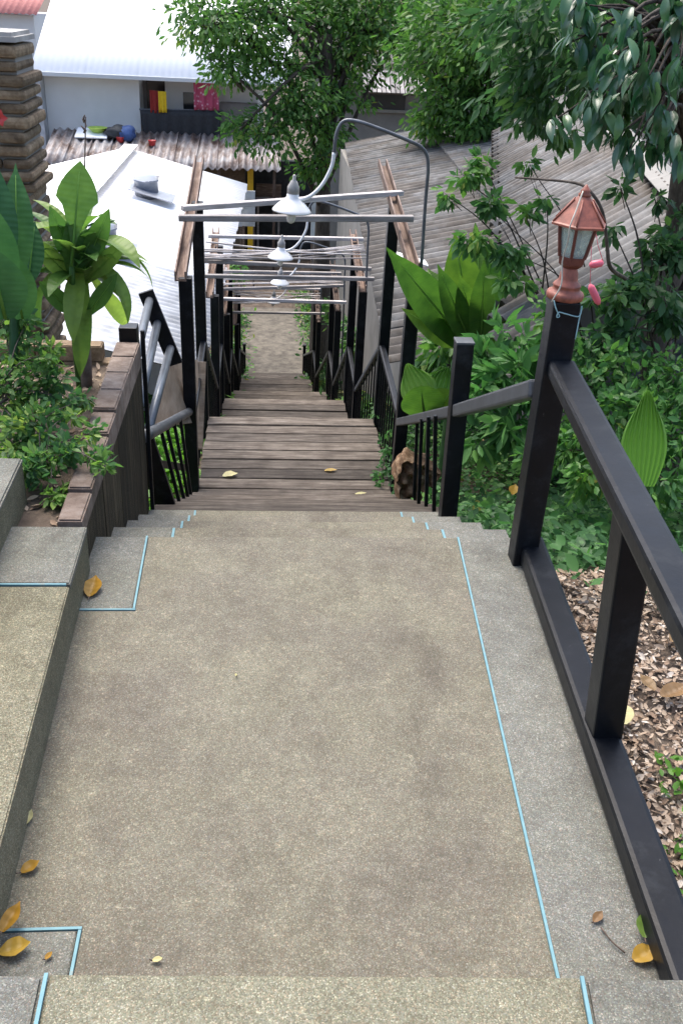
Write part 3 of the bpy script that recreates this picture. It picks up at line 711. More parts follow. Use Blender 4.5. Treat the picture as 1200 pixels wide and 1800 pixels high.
# ------------------------------------------------------------------ lantern on the near post
def lantern():
    base = Vector((.925, 2.82, .955)); t = thing('lantern', base, 'terracotta coloured six sided lantern on top of the near right post', 'lantern')
    M = Matrix.Translation(base) @ Matrix.Rotation(.035, 4, 'Y') @ Matrix.Scale(.94, 4)
    link('base', lathe_mesh([(.052, 0), (.060, .004), (.062, .018), (.058, .026), (.046, .031), (.044, .043), (.047, .046), (.044, .051), (.033, .062), (.031, .070), (.029, .088), (.024, .098), (.024, .104)], 24, True, 'base'), 'terracotta_paint', t, M)
    a0 = math.radians(8)
    link('cup', lathe_mesh([(.022, .102), (.03, .106), (.044, .118), (.047, .136), (.047, .142)], 6, False, 'cup', a0), 'terracotta_dark', t, M)
    def hexp(r, z, k): a = a0+k*math.pi/3; return Vector((r*math.cos(a), r*math.sin(a), z))
    for k in range(6):
        p, q = M @ hexp(.046, .14, k), M @ hexp(.066, .243, k)
        beam('corner_bar', p, q, .009, .009, 'terracotta_dark', t, .0015, up=(q-p).cross(Vector((0, 0, 1))))
        V = [hexp(.0435, .142, k), hexp(.0435, .142, k+1), hexp(.063, .243, k+1), hexp(.063, .243, k)]
        n_ = (V[1]-V[0]).cross(V[3]-V[0]).normalized()*.002
        W = V+[v-n_ for v in V]
        link('glass_pane', mesh_np('glass_pane', W, [(0, 1, 2, 3), (7, 6, 5, 4), (0, 4, 5, 1), (1, 5, 6, 2), (2, 6, 7, 3), (3, 7, 4, 0)]), 'lantern_glass', t, M)
    r_ = link('roof', lathe_mesh([(.0, .238), (.085, .238), (.094, .240), (.094, .246), (.088, .250), (.030, .318), (.019, .330)], 6, False, 'roof', a0), 'terracotta_paint', t, M)
    for k in range(6): tube('roof_rib', [M @ hexp(.091, .249, k), M @ hexp(.032, .319, k)], .0028, 'terracotta_paint', r_, 6)
    link('finial', lathe_mesh([(.019, .328), (.021, .334), (.014, .340), (.016, .345), (.012, .350), (.007, .357), (.002, .364)], 16, True, 'finial'), 'terracotta_paint', t, M)
    # compact fluorescent lamp inside
    b = link('bulb', lathe_mesh([(.013, .142), (.014, .160), (.010, .162)], 12, True, 'bulb'), 'bulb_white', t, M)
    for k in range(3):
        a = k*2.1; p = Vector((.008*math.cos(a), .008*math.sin(a), .16)); tube('bulb_tube', [M @ p, M @ (p+Vector((0, 0, .068)))], .0085, 'bulb_white', b, 8)
    return M
LM = lantern()
c1 = [LM @ Vector(p) for p in [(-.012, -.012, .345), (-.035, -.05, .29), (-.052, -.075, .250), (-.045, -.060, .20), (-.042, -.035, .13), (-.036, -.05, .06), (-.055, -.045, .0)]]
o = tube('tie_cord', c1, .0022, 'cord_cream', None, 6, 5); tag(o, 'cream cord tied from the lantern tip down to its base', 'cord')
c2 = [LM @ Vector((p[0]*.84, p[1]*.84, p[2])) for p in [(-.057, -.052, .005), (-.045, -.06, -.02), (-.025, -.058, -.045), (-.035, -.058, -.048), (-.03, -.058, -.032), (.0, -.058, -.036), (.054, -.056, -.042), (.058, -.05, -.01), (.058, -.056, -.12)]]
o = tube('tie_cord', c2, .002, 'cord_blue', None, 6, 5); tag(o, 'pale blue string looped round the post under the lantern', 'cord')
for (a, b, c_, lab) in [((1060, 462), (1035, 466), .012, 'small pink plastic ornament hanging right of the lantern glass'), ((1036, 500), (1052, 535), .012, 'longer pink plastic ornament hanging right of the lantern base')]:
    t = thing('hanging_ornament', PY(*a, 3.1), lab, 'ornament', 'pink ornaments by the lantern')
    p, q = Vector(PY(*a, 3.1)), Vector(PY(*b, 3.1))
    tube('body', [p.lerp(q, u) for u in (0, .15, .5, .85, 1)], [.004, .012, .013, .012, .005], 'pink_plastic', t, 10)
    tube('thread', [p, (p+Vector(PY(1040, 400, 3.1)))/2, PY(1042, 380, 3.1)], .0012, 'pink_plastic', t, 5)

#@@BUILDINGS
# ------------------------------------------------------------------ corrugated roofs
SHEETS = {}
def corr_mesh(w, L, pitch, amp, seg=6, key=''):
    k = (round(w, 3), round(L, 3), pitch, amp, key)
    if k not in SHEETS:
        n = int(round(w/pitch*seg)); V = []
        for j in range(3):
            for i in range(n+1):
                a = i/n*w; V.append((L*j/2, a, amp*math.sin(2*math.pi*a/pitch)))
        V += [(x, y, z-.008) for x, y, z in V]; m = 3*(n+1); Fc = []
        for j in range(2):
            for i in range(n):
                q = j*(n+1)+i; Fc.append((q, q+n+1, q+n+2, q+1)); Fc.append((q+m, q+1+m, q+n+2+m, q+n+1+m))
        for i in range(n):
            Fc.append((i, i+1, i+1+m, i+m)); q = 2*(n+1)+i; Fc.append((q+1, q, q+m, q+1+m))
        SHEETS[k] = mesh_np('roof_sheet', V, Fc, True)
    return SHEETS[k]
def sheet_roof(par, O, e, r, n_e, n_r, w, L, pitch, amp, mat, jit=.01, matf=None, skip=0.0, name='roof_sheet'):
    """O eave corner; e unit dir along eave (sheet width); r unit dir up the slope"""
    e = Vector(e).normalized(); r = Vector(r).normalized(); nrm = r.cross(e).normalized()
    if nrm.z < 0: nrm = -nrm
    me = corr_mesh(w*1.04, L*1.06, pitch, amp, key=mat)
    for a in range(n_e):
        for b in range(n_r):
            p = Vector(O)+e*(a*w)+r*(b*L)+nrm*(.012*b+.006*(a % 2)+random.uniform(0, jit))
            rr = (r+e*random.uniform(-jit, jit)*.8+nrm*(-.012)).normalized(); ee = (e-rr*e.dot(rr)).normalized(); nn = rr.cross(ee)
            M = Matrix((rr, ee, nn)).transposed().to_4x4(); M.translation = p
            link(name, me, matf(a, b) if matf else mat, par, M)
def wall_box(name, par, x0, x1, y0, y1, z0, z1, mat): return box(name, ((x0+x1)/2, (y0+y1)/2, (z0+z1)/2), (abs(x1-x0), abs(y1-y0), abs(z1-z0)), mat, par, .01)

# house right of the stairs: large roof A
hA = thing('house', (4, 15, -5), 'low house right of the stairs under a large mossy grey corrugated roof', 'house')
azA = math.radians(2.6); eA = (math.sin(azA), math.cos(azA), 0); rA = (math.cos(azA), -math.sin(azA), .235)
OA = Vector((1.17, 8.55, -1.34))
sheet_roof(hA, OA, eA, rA, 15, 3, 1.0, 1.9, .25, .052, 'fibre_cement', .012)
sheet_roof(hA, OA-Vector(eA)*2.0+Vector(rA).normalized()*.95, eA, rA, 2, 2, 1.0, 1.9, .25, .052, 'fibre_cement', .012)
wall_box('wall', hA, 1.75, 6.5, 10.2, 23.6, -8.2, -1.45, 'wall_concrete')
# second roof B
hB = thing('house', (5, 12, -4), 'house at the far right with a steeper grey ribbed roof and pale ridge cap', 'house')
B1, B2 = Vector((3.97, 17.5, -.1)), Vector((3.40, 14.0, -.1)); eB = (B1-B2).normalized()
R1, R2 = Vector((4.0, 10.4, .5)), Vector((3.12, 7.1, .5))
eB = ((B1-B2).normalized()+(R1-R2).normalized()).normalized()
OB = B2-eB*7.6
perp = Vector((eB.y, -eB.x, 0)); tq = (R2-OB).dot(perp); rB = (perp*tq+Vector((0, 0, .6))).normalized(); LB = math.hypot(tq, .6)
rS = Vector((.90, .40, .34)); rS.normalize(); nB = rB.cross(eB).normalized(); rS = (rS-nB*rS.dot(nB)).normalized()
LS = tq/Vector((rS.x, rS.y, 0)).dot(perp)
sheet_roof(hB, OB-eB*1.0, eB, rS, 29, 1, .40, LS, .16, .034, 'fibre_cement', .004)
rB2 = Vector((perp.x*tq, perp.y*tq, -.6)).normalized(); OB2 = OB+rB*LB+rB2*(LB)
sheet_roof(hB, OB2+Vector((0, 0, .0)), eB, -rB2, 12, 1, .96, LB, .16, .030, 'fibre_cement', .01)
rid0 = OB+rB*LB*1.02; rid1 = rid0+eB*11.4
for k in range(7):
    p, q = rid0.lerp(rid1, k/7), rid0.lerp(rid1, (k+1)/7)
    for sgn in (-1, 1):
        off = perp*.075*sgn
        beam('ridge_cap', p+off+Vector((0, 0, .035)), q+off+Vector((0, 0, .035)), .17, .012, 'wall_concrete', hB, .002, up=(perp.x*sgn*.38, perp.y*sgn*.38, 1))
cB = OB+eB*7.2+rB*LB
cB = OB+eB*6.0+rB*LB
beam('wall', cB-eB*4.6+Vector((0, 0, -3.6)), cB+eB*5.0+Vector((0, 0, -3.6)), tq*1.7, 5.6, 'wall_grey', hB, .01)

# white-roofed house left of the stairs
hW = thing('house', (-3, 18, -6), 'house left of the stairs under a glaring white metal gable roof with two vents', 'house')
ridge = Vector((-3.08, 23.1, -1.5)); eave = Vector((-.47, 23.1, -2.2)); Ln = 12.5; ns = 13
rW = (Vector((ridge.x, 0, ridge.z))-Vector((eave.x, 0, eave.z))); LW = rW.length; rW.normalize()
eaveX0 = eave.x-.42
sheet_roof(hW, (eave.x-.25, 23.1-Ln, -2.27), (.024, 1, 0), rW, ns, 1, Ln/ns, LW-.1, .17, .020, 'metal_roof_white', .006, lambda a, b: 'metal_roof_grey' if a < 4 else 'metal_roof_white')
rW2 = Vector((-rW.x, 0, rW.z)); sheet_roof(hW, (ridge.x-(ridge.x-eave.x)*-1-.1, 23.1-Ln, -2.2), (0, 1, 0), rW2, ns, 1, Ln/ns, LW, .17, .012, 'metal_roof_white', .004)
beam('ridge_cap', (ridge.x-.05, 23.1-Ln, -1.47), (ridge.x, 23.15, -1.47), .3, .02, 'metal_roof_white', hW, .004)
wall_box('wall', hW, -5.3, -1.6, 12.0, 22.8, -8.0, -2.25, 'white_wall')
def roof_z(x): return -2.2+(eave.x-x)*(.7/(eave.x-ridge.x))
def roof_hit(px, py):
    lo, hi = 5.0, 40.0
    for _ in range(50):
        m = (lo+hi)/2; p = PY(px, py, m)
        if p[2] > roof_z(p[0]): lo = m
        else: hi = m
    return Vector(PY(px, py, lo))
for (px, py, lab) in ((258, 338, 'curved metal roof vent at the middle of the white roof'), (183, 425, 'curved metal roof vent on the white roof behind the broad upright leaf')):
    p = roof_hit(px, py); t = thing('roof_vent', p, lab, 'vent', 'vents on the white roof')
    s = .9 if px > 200 else .8
    sl = Matrix.Rotation(math.atan2(.7, 2.6), 3, 'Y')
    box('flashing', p+Vector((.12, -.15, .03)), (.95*s, .8*s, .02), 'vent_metal', t, .004, sl)
    M = Matrix.Translation(p)
    link('collar', lathe_mesh([(.25*s, -.1), (.25*s, .22*s), (.27*s, .24*s), (.27*s, .27*s)], 24, True, 'collar'), 'vent_metal', t, M)
    V, Fc = [], []; n = 20
    for j, (zz, rr) in enumerate([(.24, .26), (.28, .29), (.36, .29), (.44, .24), (.48, .12), (.49, .01)]):
        for k in range(n): a = 2*math.pi*k/n; V.append((rr*s*math.cos(a), rr*s*math.sin(a), (zz+.10*abs(math.cos(a))*(j == 1))*s))
    for j in range(5):
        for k in range(n): a = j*n+k; b2 = j*n+(k+1) % n; Fc.append((a, b2, b2+n, a+n))
    link('cowl', mesh_np('cowl', V, Fc, True), 'metal_roof_white', t, M)

# white house far behind, with balcony
YH = 40.0
hF = thing('house', (-4, 43, -7.7), 'far white two-storey house with a bright roof and an upstairs balcony', 'house')
def W(px, py, y=YH): return Vector(PY(px, py, y))
a, b = W(60, 131), W(512, 136)
ze = (a.z+b.z)/2; zt_ = ze+3.4
sheet_roof(hF, (a.x, 39.3, ze), (1, 0, 0), (0, 7.2, 3.3), 10, 1, (b.x-a.x)/10, math.hypot(7.2, 3.3), .24, .005, 'metal_roof_white', .004)
wall_box('wall', hF, a.x+.35, -4.9, YH, YH+6.5, -7.7, ze-.04, 'white_wall')
wall_box('wall', hF, -4.9, -4.0, YH+1.2, YH+6.5, -7.7, ze-.04, 'wall_grey')
wall_box('wall', hF, -4.0, -.25, YH+.9, YH+6.5, -7.7, ze-.04, 'white_wall')
wall_box('wall', hF, -1.85, -.35, YH+.2, YH+.88, -7.7, ze-.9, 'wall_grey')  # grey box puts the shadow right of the tarp into its colour
wall_box('balcony_floor', hF, -4.9, -.2, YH-.2, YH+1.2, -3.75, -3.6, 'wall_grey')
wall_box('corner_column', hF, -.35, -.12, YH-.15, YH+.1, -7.7, ze-.04, 'white_wall')
wall_box('side_return', hF, a.x-.05, a.x+.34, YH-.6, YH+.4, -4.4, ze-.05, 'metal_roof_grey')
wall_box('door', hF, -4.75, -4.02, YH+1.14, YH+1.2, -3.6, ze-.15, 'glass_dark')
wall_box('window', hF, -3.3, -2.2, YH+.84, YH+.9, -2.9, -1.9, 'glass_dark')
wall_box('fascia', hF, a.x, b.x, 39.2, 39.28, ze-.12, ze+.02, 'white_wall')
tube('balcony_rail', [W(245, 192, YH-.22), W(392, 194, YH-.22)], .03, 'pipe_grey', hF, 8)
def cloth(name, p0, p1, drop, mat, label, cat, folds=5, depth=.05, sag=0, n=24, taper=0):
    p0 = Vector(p0); p1 = Vector(p1); V = []; Fc = []; m = 6
    d = (p1-p0); nrm = Vector((d.y, -d.x, 0)).normalized()
    for i in range(n+1):
        u = i/n
        for j in range(m+1):
            v = j/m
            q = p0.lerp(p1, .5+(u-.5)*(1-taper*v))-Vector((0, 0, drop*v+sag*v*math.sin(math.pi*u)))+nrm*depth*math.sin(u*folds*2*math.pi+v)*(.3+.7*v)
            V.append(q-p0)
    for i in range(n):
        for j in range(m): a_ = i*(m+1)+j; Fc.append((a_, a_+1, a_+m+2, a_+m+1))
    me = mesh_np(name, V, Fc, True); o = link(name, me, mat, None, Matrix.Translation(p0))
    md = o.modifiers.new('thick', 'SOLIDIFY'); md.thickness = .012
    return tag(o, label, cat)
cloth('tarp', W(246, 193, YH-.28), W(389, 195, YH-.28), 1.12, 'tarp_black', 'black tarpaulin hung along the balcony of the far white house', 'tarp', 7, .05, .25, 30, .06)
cloth('hanging_cloth', W(263, 158, YH-.3), W(279, 160, YH-.3), .8, 'cloth_red', 'dark red cloth hanging beside the yellow one on the far balcony', 'cloth', 2, .04)
cloth('hanging_cloth', W(278, 160, YH-.34), W(292, 161, YH-.34), .75, 'cloth_yellow', 'bright yellow cloth hanging on the far balcony', 'cloth', 2, .04)
cloth('hanging_cloth', W(340, 136, YH-.3), W(384, 137, YH-.3), 1.15, 'cloth_pink', 'pink patterned sheet hanging under the eaves of the far white house', 'cloth', 3, .06)

# tin awning in front of the white house and shack beneath
aw = thing('awning', (-4, 37, -5), 'rusty corrugated tin awning below the far white house', 'awning')
za, zb_ = -4.05, -3.45
xa, xb = W(70, 265, 36.6).x, W(492, 288, 36.6).x
sheet_roof(aw, (xa, 36.4, za), (1, 0, 0), (0, 3.0, .75), 11, 1, (xb-xa)/11, 3.1, .3, .055, 'rusty_tin', .03)
for k in range(5): beam('post', (xa+.3+k*(xb-xa-.5)/4, 36.6, -7.75), (xa+.3+k*(xb-xa-.5)/4, 36.6, -4.05), .1, .1, 'yellow_paint' if k == 4 and False else 'wood_rust', aw, .01)
sh = thing('shack', (-1, 38, -7.7), 'brown walled shack with dark open front under the tin awning', 'shack')
wall_box('wall', sh, -3.2, -.8, 37.6, 39.6, -7.7, -4.05, 'shack_wall'); wall_box('wall', sh, -.8, 2.2, 39.2, 39.6, -7.7, -4.1, 'dark_clutter'); wall_box('wall', sh, 1.9, 2.2, 37.6, 39.2, -7.7, -4.1, 'shack_wall')
wall_box('shelf', sh, -.4, .6, 38.2, 38.8, -5.5, -5.4, 'wood_bar'); wall_box('shelf_leg', sh, -.35, -.27, 38.3, 38.4, -7.7, -5.5, 'wood_bar'); wall_box('shelf_leg', sh, .47, .55, 38.3, 38.4, -7.7, -5.5, 'wood_bar'); wall_box('shelf_back', sh, -.4, .6, 38.75, 38.8, -5.4, -4.9, 'wood_rust')
yp = thing('yellow_post', W(440, 350, 37.3), 'bright yellow post at the front corner of the brown shack', 'post')
wall_box('post', yp, -.70, -.48, 37.2, 37.4, -7.75, -4.12, 'yellow_paint'); wall_box('foot', yp, -.75, -.43, 37.15, 37.45, -7.76, -7.6, 'wall_concrete')
# things on the awning
def on_awning(px, py):
    lo, hi = 30., 45.
    for _ in range(40):
        m = (lo+hi)/2; p = PY(px, py, m); zz = za+(p[1]-36.4)*.25
        if p[2] > zz: lo = m
        else: hi = m
    return Vector(PY(px, py, lo))
p = on_awning(163, 240); o = box('tin_sheet', p+Vector((0, 0, .12)), (1.2, .9, .05), 'metal_roof_white', None, .01, Matrix.Rotation(.25, 3, 'X')); tag(o, 'white flat panel lying on the tin awning', 'panel')
o = link('lime_basin', lathe_mesh([(.2, .0), (.36, .16), (.39, .17), (.36, .18), (.3, .1), (.01, .08)], 20, True, 'lime_basin'), 'lime_plastic', None, Matrix.Translation(p+Vector((.2, .1, .15)))); tag(o, 'yellow green basin on the white panel on the awning', 'basin')
def bundle(name, p, r, mat, label, cat, seed=0):
    bm = bmesh.new(); bmesh.ops.create_icosphere(bm, subdivisions=3, radius=1); rs = random.Random(seed)
    ph = [rs.uniform(0, 6) for _ in range(6)]
    for v in bm.verts:
        c = v.co.copy(); k = 1+.16*math.sin(4*c.x+ph[0])+.13*math.sin(5*c.y+ph[1])+.1*math.sin(9*c.z+ph[2]+3*c.x); v.co = Vector((c.x*r[0]*k, c.y*r[1]*k, max(-.6, c.z)*r[2]*k))
    me = bpy.data.meshes.new(name); bm.to_mesh(me); bm.free(); me.shade_smooth()
    return tag(link(name, me, mat, None, Matrix.Translation(Vector(p))), label, cat)
bundle('laundry_bundle', on_awning(205, 243)+Vector((0, 0, .2)), (.5, .35, .25), 'dark_clutter', 'dark bundle lying on the awning left of the blue one', 'bundle', 1)
bundle('laundry_bundle', on_awning(222, 246)+Vector((0, 0, .2)), (.35, .3, .3), 'blue_cloth', 'blue cloth bundle on the tin awning', 'bundle', 2)
for (px, py, lab) in ((212, 250, 'red bucket on the awning left of the white roof apex'), (268, 256, 'red bucket on the awning right of the white roof apex')):
    p = on_awning(px, py); t = thing('bucket', p, lab, 'bucket', 'red buckets on the awning')
    link('body', lathe_mesh([(.11, 0), (.15, .18), (.16, .19), (.15, .195), (.10, .03), (.01, .02)], 18, True, 'body'), 'red_plastic', t, Matrix.Translation(p))
    tube('handle', [p+Vector((-.15, 0, .18)), p+Vector((-.06, -.11, .16)), p+Vector((.06, -.11, .16)), p+Vector((.15, 0, .18))], .008, 'lamp_cap', t, 6, 4)
for (px, py, w_, h_, y_, lab) in ((412, 398, .55, 1.1, 33.5, 'white upright board standing left of the path beyond the pergolas'), (437, 398, .45, 1.2, 33.8, 'narrow white upright board behind the pergola bars'), (560, 420, .55, 1.5, 32.0, 'tall white board standing at the far end of the path')):
    p = Vector(PY(px, py, y_)); t = thing('white_board', p, lab, 'board', 'white boards by the path')
    zt2 = p.z+h_
    wall_box('panel', t, p.x-w_/2, p.x+w_/2, p.y, p.y+.05, p.z, zt2, 'metal_roof_grey')
    for sx in (-1, 1): wall_box('leg', t, p.x+sx*w_*.4-.03, p.x+sx*w_*.4+.03, p.y+.05, p.y+.1, -7.72, p.z+.1, 'wood_rust')

# grey house behind the big tree with slatted awning
hG = thing('house', (8, 34, -6), 'grey house with a dark window half hidden behind the big tree', 'house')
gy = 33.0
g0, g1 = W(600, 235, gy), W(880, 150, gy)
wall_box('wall', hG, g0.x-.6, g1.x+1.5, gy, gy+5, -7.7, W(680, 150, gy).z, 'wall_grey')
wa, wb = W(636, 190, gy), W(713, 163, gy); wall_box('window', hG, wa.x, wb.x, gy-.04, gy+.02, wa.z, wb.z, 'glass_dark')
wall_box('window_sill', hG, wa.x-.1, wb.x+.1, gy-.12, gy, wa.z-.1, wa.z-.003, 'wall_concrete')
s0, s1 = W(638, 160, gy-.8), W(752, 164, gy-.8)
for k in range(14):
    x = s0.x+(s1.x-s0.x)*(k+.5)/14; beam('awning_slat', (x, gy-.85, s0.z-.02), (x, gy+.1, s0.z+.55), .12, .03, 'wood_bar', hG, .004)
beam('awning_rail', (s0.x-.1, gy-.8, s0.z-.04), (s1.x+.1, gy-.8, s0.z-.04), .05, .06, 'wood_rust', hG, .004)
rg = W(680, 130, gy).z; sheet_roof(hG, (g0.x-1, gy-.3, W(680, 150, gy).z+.02), (1, 0, 0), (0, 3, .9), 9, 1, 1.0, 5, .2, .03, 'fibre_cement', .02)
wall_box('railing_board', hG, W(605, 70, gy).x, W(680, 70, gy).x, gy+.4, gy+.5, W(640, 78, gy).z, W(640, 45, gy).z, 'wall_concrete')
# pink-red roof far behind the brick pillar
hR = thing('house', (-13, 52, -7), 'far house with a faded pink roof at the top left corner', 'house')
wall_box('wall', hR, -30, -11.2, 52, 58, -7.7, .2, 'white_wall'); sheet_roof(hR, (-30, 51.5, .25), (1, 0, 0), (0, 5, 1.6), 20, 1, .95, 5.3, .3, .03, 'roof_red', .01)

# brick pillar at left
bp = thing('brick_pillar', (-1.4, 5.55, -1.8), 'rough old brick pillar with bulging courses at the upper left', 'pillar')
xr, yn = -1.26, 5.42
zc = -1.9; row = 0
while zc < 1.44:
    h = .052+random.uniform(-.01, .01); off = random.uniform(-.022, .022)
    if row % 2: segs = [(-.30, 0), (-.62, -.305)]
    else: segs = [(-.15, 0), (-.47, -.155), (-.63, -.475)]
    for (s0_, s1_) in segs:
        j = random.uniform(-.03, .015)
        box('brick', (xr+off+(s0_+s1_)/2, yn+.22+j, zc+h/2), (s1_-s0_, .46, h), 'brick', bp, .022, Matrix.Rotation(random.uniform(-.02, .02), 3, 'Z'))
    zc += h+.014; row += 1
box('mortar_core', (xr-.31, yn+.22, (zc-1.9)/2), (.57, .40, zc+1.9-.03), 'wall_concrete', bp, 0)
prism('cap_stone', [(xr-.01, yn-.01), (xr-.01, yn+.45), (xr-.64, yn+.45), (xr-.64, yn-.01)], zc, zc+.045, 'wall_pale', bp, .02)

#@@PLANTS
# ------------------------------------------------------------------ trees
def tree(name, base, top, label, clusters, leaf, mat, group=None, r=(.22, .09), droop=.5, width=.45, lean=(0, 0), limb=.05):
    base = Vector(base); top = Vector(top); t = thing(name, base, label, 'tree', group)
    mid = base.lerp(top, .5)+Vector((lean[0], lean[1], 0))
    tr = tube('trunk', [base-Vector((0, 0, .3)), base.lerp(mid, .5), mid, top], [r[0]*1.25, r[0], (r[0]+r[1])/2, r[1]], 'bark', t, 12, 6)
    cr, subs = plant_mass('crown', t, clusters, leaf, mat, droop, width, origin=base)
    starts = []
    for c, cen in subs:
        u = random.uniform(.45, 1); starts.append(base.lerp(top, u))
    V, Fc = branches_mesh(starts, subs, limb, limb*.35)
    V = [Vector(v)-base for v in V]
    link('branches', mesh_np('branches', V, Fc, True), 'bark', t, Matrix.Translation(base))
    return t
def C(px, py, y, rpx, n, ry=1.0, rz=.85):
    p = PY(px, py, y); r = rpx*y/F*1.03; return (p, (r, r*ry, r*rz), n)
cl = []
for (px, py, y, r, n) in [(370, 30, 25, 55, 520), (430, 60, 25.5, 50, 480), (400, 120, 25, 38, 300), (470, 20, 26, 60, 500), (500, 110, 26, 48, 420), (520, 170, 25.5, 50, 460), (470, 235, 25, 42, 330), (420, 230, 24.5, 26, 110),
                          (560, 40, 27, 70, 700), (600, 120, 27, 62, 560), (560, 220, 26, 50, 420), (650, 40, 27, 75, 800), (560, 290, 25.5, 32, 200), (740, 40, 28, 70, 700), (620, 0, 28, 80, 600), (480, -60, 27, 90, 700), (700, -60, 28, 100, 700), (690, 60, 27, 46, 330), (610, 170, 26, 30, 150)]:
    cl.append(C(px, py, y, r, n))
tb = PY(572, 330, 26); tree('broadleaf_tree', (tb[0], 26, -7.7), PY(575, 60, 26.5), 'large broadleaf tree over the far end of the stairs, hanging before the white roof', [(c_, r_, int(n_*1.9)) for c_, r_, n_ in cl], .165, 'leaf_tree', 'trees beyond the stairs', (.26, .14), limb=.07)
cl = []
for (px, py, y, r, n) in [(800, 40, 21, 75, 750), (860, 70, 20, 65, 600), (780, 110, 21, 60, 520), (790, 180, 20.5, 52, 460), (830, 210, 20, 36, 230), (900, 30, 20, 80, 700), (930, 110, 19.5, 60, 520), (740, 80, 22, 42, 320), (860, 150, 20.5, 60, 460), (960, 50, 19, 80, 600), (1000, 130, 19, 60, 420), (1060, 60, 19, 90, 600), (880, -50, 21, 120, 700), (805, 255, 20.3, 34, 220), (760, 215, 20.6, 34, 210), (890, 200, 20.2, 36, 220), (850, 265, 20.2, 22, 90)]:
    cl.append(C(px, py, y, r, n))
tb = PY(845, 240, 22); tree('broadleaf_tree', (tb[0], 22.5, -7.4), PY(850, 40, 21), 'dense dark broadleaf tree behind the large grey roof', [(c_, r_, int(n_*1.9)) for c_, r_, n_ in cl], .15, 'leaf_tree', 'trees beyond the stairs', (.2, .1), limb=.06)
cl = [C(px, py, y, r, n) for (px, py, y, r, n) in [(600, 40, 46, 120, 700), (760, 20, 46, 130, 800), (900, 60, 44, 120, 700), (1050, 60, 40, 140, 800), (1180, 40, 38, 140, 800), (1000, 160, 34, 90, 500), (1150, 180, 30, 100, 600)]]
tree('broadleaf_tree', (14, 44, -7.7), (14, 44, 1.5), 'distant dark tree mass filling the top right behind the roofs', cl, .42, 'leaf_dark', 'trees beyond the stairs', (.3, .2), limb=.1)

# right-hand tree with large drooping glossy leaves
rt_base = (3.05, 5.7, ground_z(3.05, 5.7)); rt = thing('large_leaf_tree', rt_base, 'near tree at the right with large drooping glossy leaves above the roofs', 'tree', 'trees beyond the stairs')
tube('trunk', [rt_base, PY(1150, 590, 5.7), PY(1180, 470, 5.7), PY(1200, 330, 5.6), PY(1215, 150, 5.4), PY(1190, -40, 5.2)], [.14, .1, .085, .08, .07, .05], 'bark', rt, 12, 5)
LF = [big_leaf_mesh('leaf', .14, .048, blade, dr, .35, 6, 0, 2) for dr in (.5, .9, 1.3)]
for m_ in LF: m_.materials.append(MATS['leaf_glossy'])
twig_ends = []
for (px, py, y, r, n) in [(1040, 90, 4.9, 70, 30), (1120, 60, 4.7, 80, 40), (1180, 130, 4.6, 50, 30), (1000, 40, 5.2, 60, 26), (1080, 170, 4.8, 60, 36), (1175, 240, 4.7, 40, 20), (1010, 190, 5.0, 40, 14), (1130, 250, 4.8, 40, 16), (1050, 0, 5, 70, 26), (1180, 20, 4.8, 70, 26)]:
    c = np.array(PY(px, py, y)); rr = r*y/F
    k = max(4, n//6); cen = c+norm(rng.normal(size=(k, 3)))*rr*(rng.random((k, 1))**.5)
    for q in cen: twig_ends.append(q)
    for i in range(n):
        q = cen[i % k]; a = random.uniform(0, 6.28); d = (math.cos(a)*.55, math.sin(a)*.55-.15, random.uniform(-1.3, -.2))
        link('leaf', random.choice(LF), None, rt, orient(q+rng.normal(size=3)*.03, d, s=random.uniform(.75, 1.2), roll=random.uniform(-.5, .5)))
V, Fc = [], []
for q in twig_ends:
    s = np.array(PY(1200, random.uniform(0, 250), 5.3)); v, f = tube_mesh(smooth_pts([s, (s+q)/2+np.array([0, 0, .12]), q], 4), list(np.linspace(.018, .004, 9)), 6); o_ = len(V); V += v; Fc += [tuple(i+o_ for i in g) for g in f]
link('branches', mesh_np('branches', [Vector(v)-Vector(rt_base) for v in V], Fc, True), 'bark', rt, Matrix.Translation(Vector(rt_base)))
cl = [C(px, py, y, r, n) for (px, py, y, r, n) in [(960, 70, 6.4, 80, 420), (1040, 120, 6.2, 80, 460), (1130, 100, 5.8, 100, 620), (1195, 220, 5.6, 60, 380), (1090, 200, 5.9, 50, 240), (960, 160, 6.4, 60, 300), (900, 150, 6.8, 50, 220), (900, 60, 6.8, 60, 300), (1190, -20, 5.6, 110, 500), (1000, -20, 6.2, 110, 500), (930, 210, 6.6, 36, 120), (980, 240, 6.4, 30, 90)]]
o, subs = plant_mass('crown', rt, cl, .085, 'leaf_dark', .8, .42, origin=rt_base)

# saplings and vines in front of the roofs
def sapling(base, label, cl, leaf, mat, cat='shrub', name='shrub', group=None, r=.02, droop=.5, width=.5):
    base = Vector(base); t = thing(name, base, label, cat, group)
    o, subs = plant_mass('foliage', t, cl, leaf, mat, droop, width, origin=base)
    cen = Vector(np.mean([c[0] for c in cl], axis=0)); knee = base.lerp(cen, .45)+Vector((random.uniform(-.1, .1)*(cen-base).length, 0, 0)); tip = base.lerp(cen, .85)
    starts = [knee.lerp(tip, random.random()) for _ in subs]
    V, Fc = branches_mesh(starts, subs, r*.5, r*.18)
    v, f = tube_mesh(smooth_pts([base-Vector((0, 0, .05)), knee, tip], 5), list(np.linspace(r, r*.5, 11)), 8); o_ = len(V); V += v; Fc += [tuple(q+o_ for q in g) for g in f]
    link('stems', mesh_np('stems', [Vector(v)-base for v in V], Fc, True), 'bark', t, Matrix.Translation(base))
    return t
G = 'shrubs on the right slope'
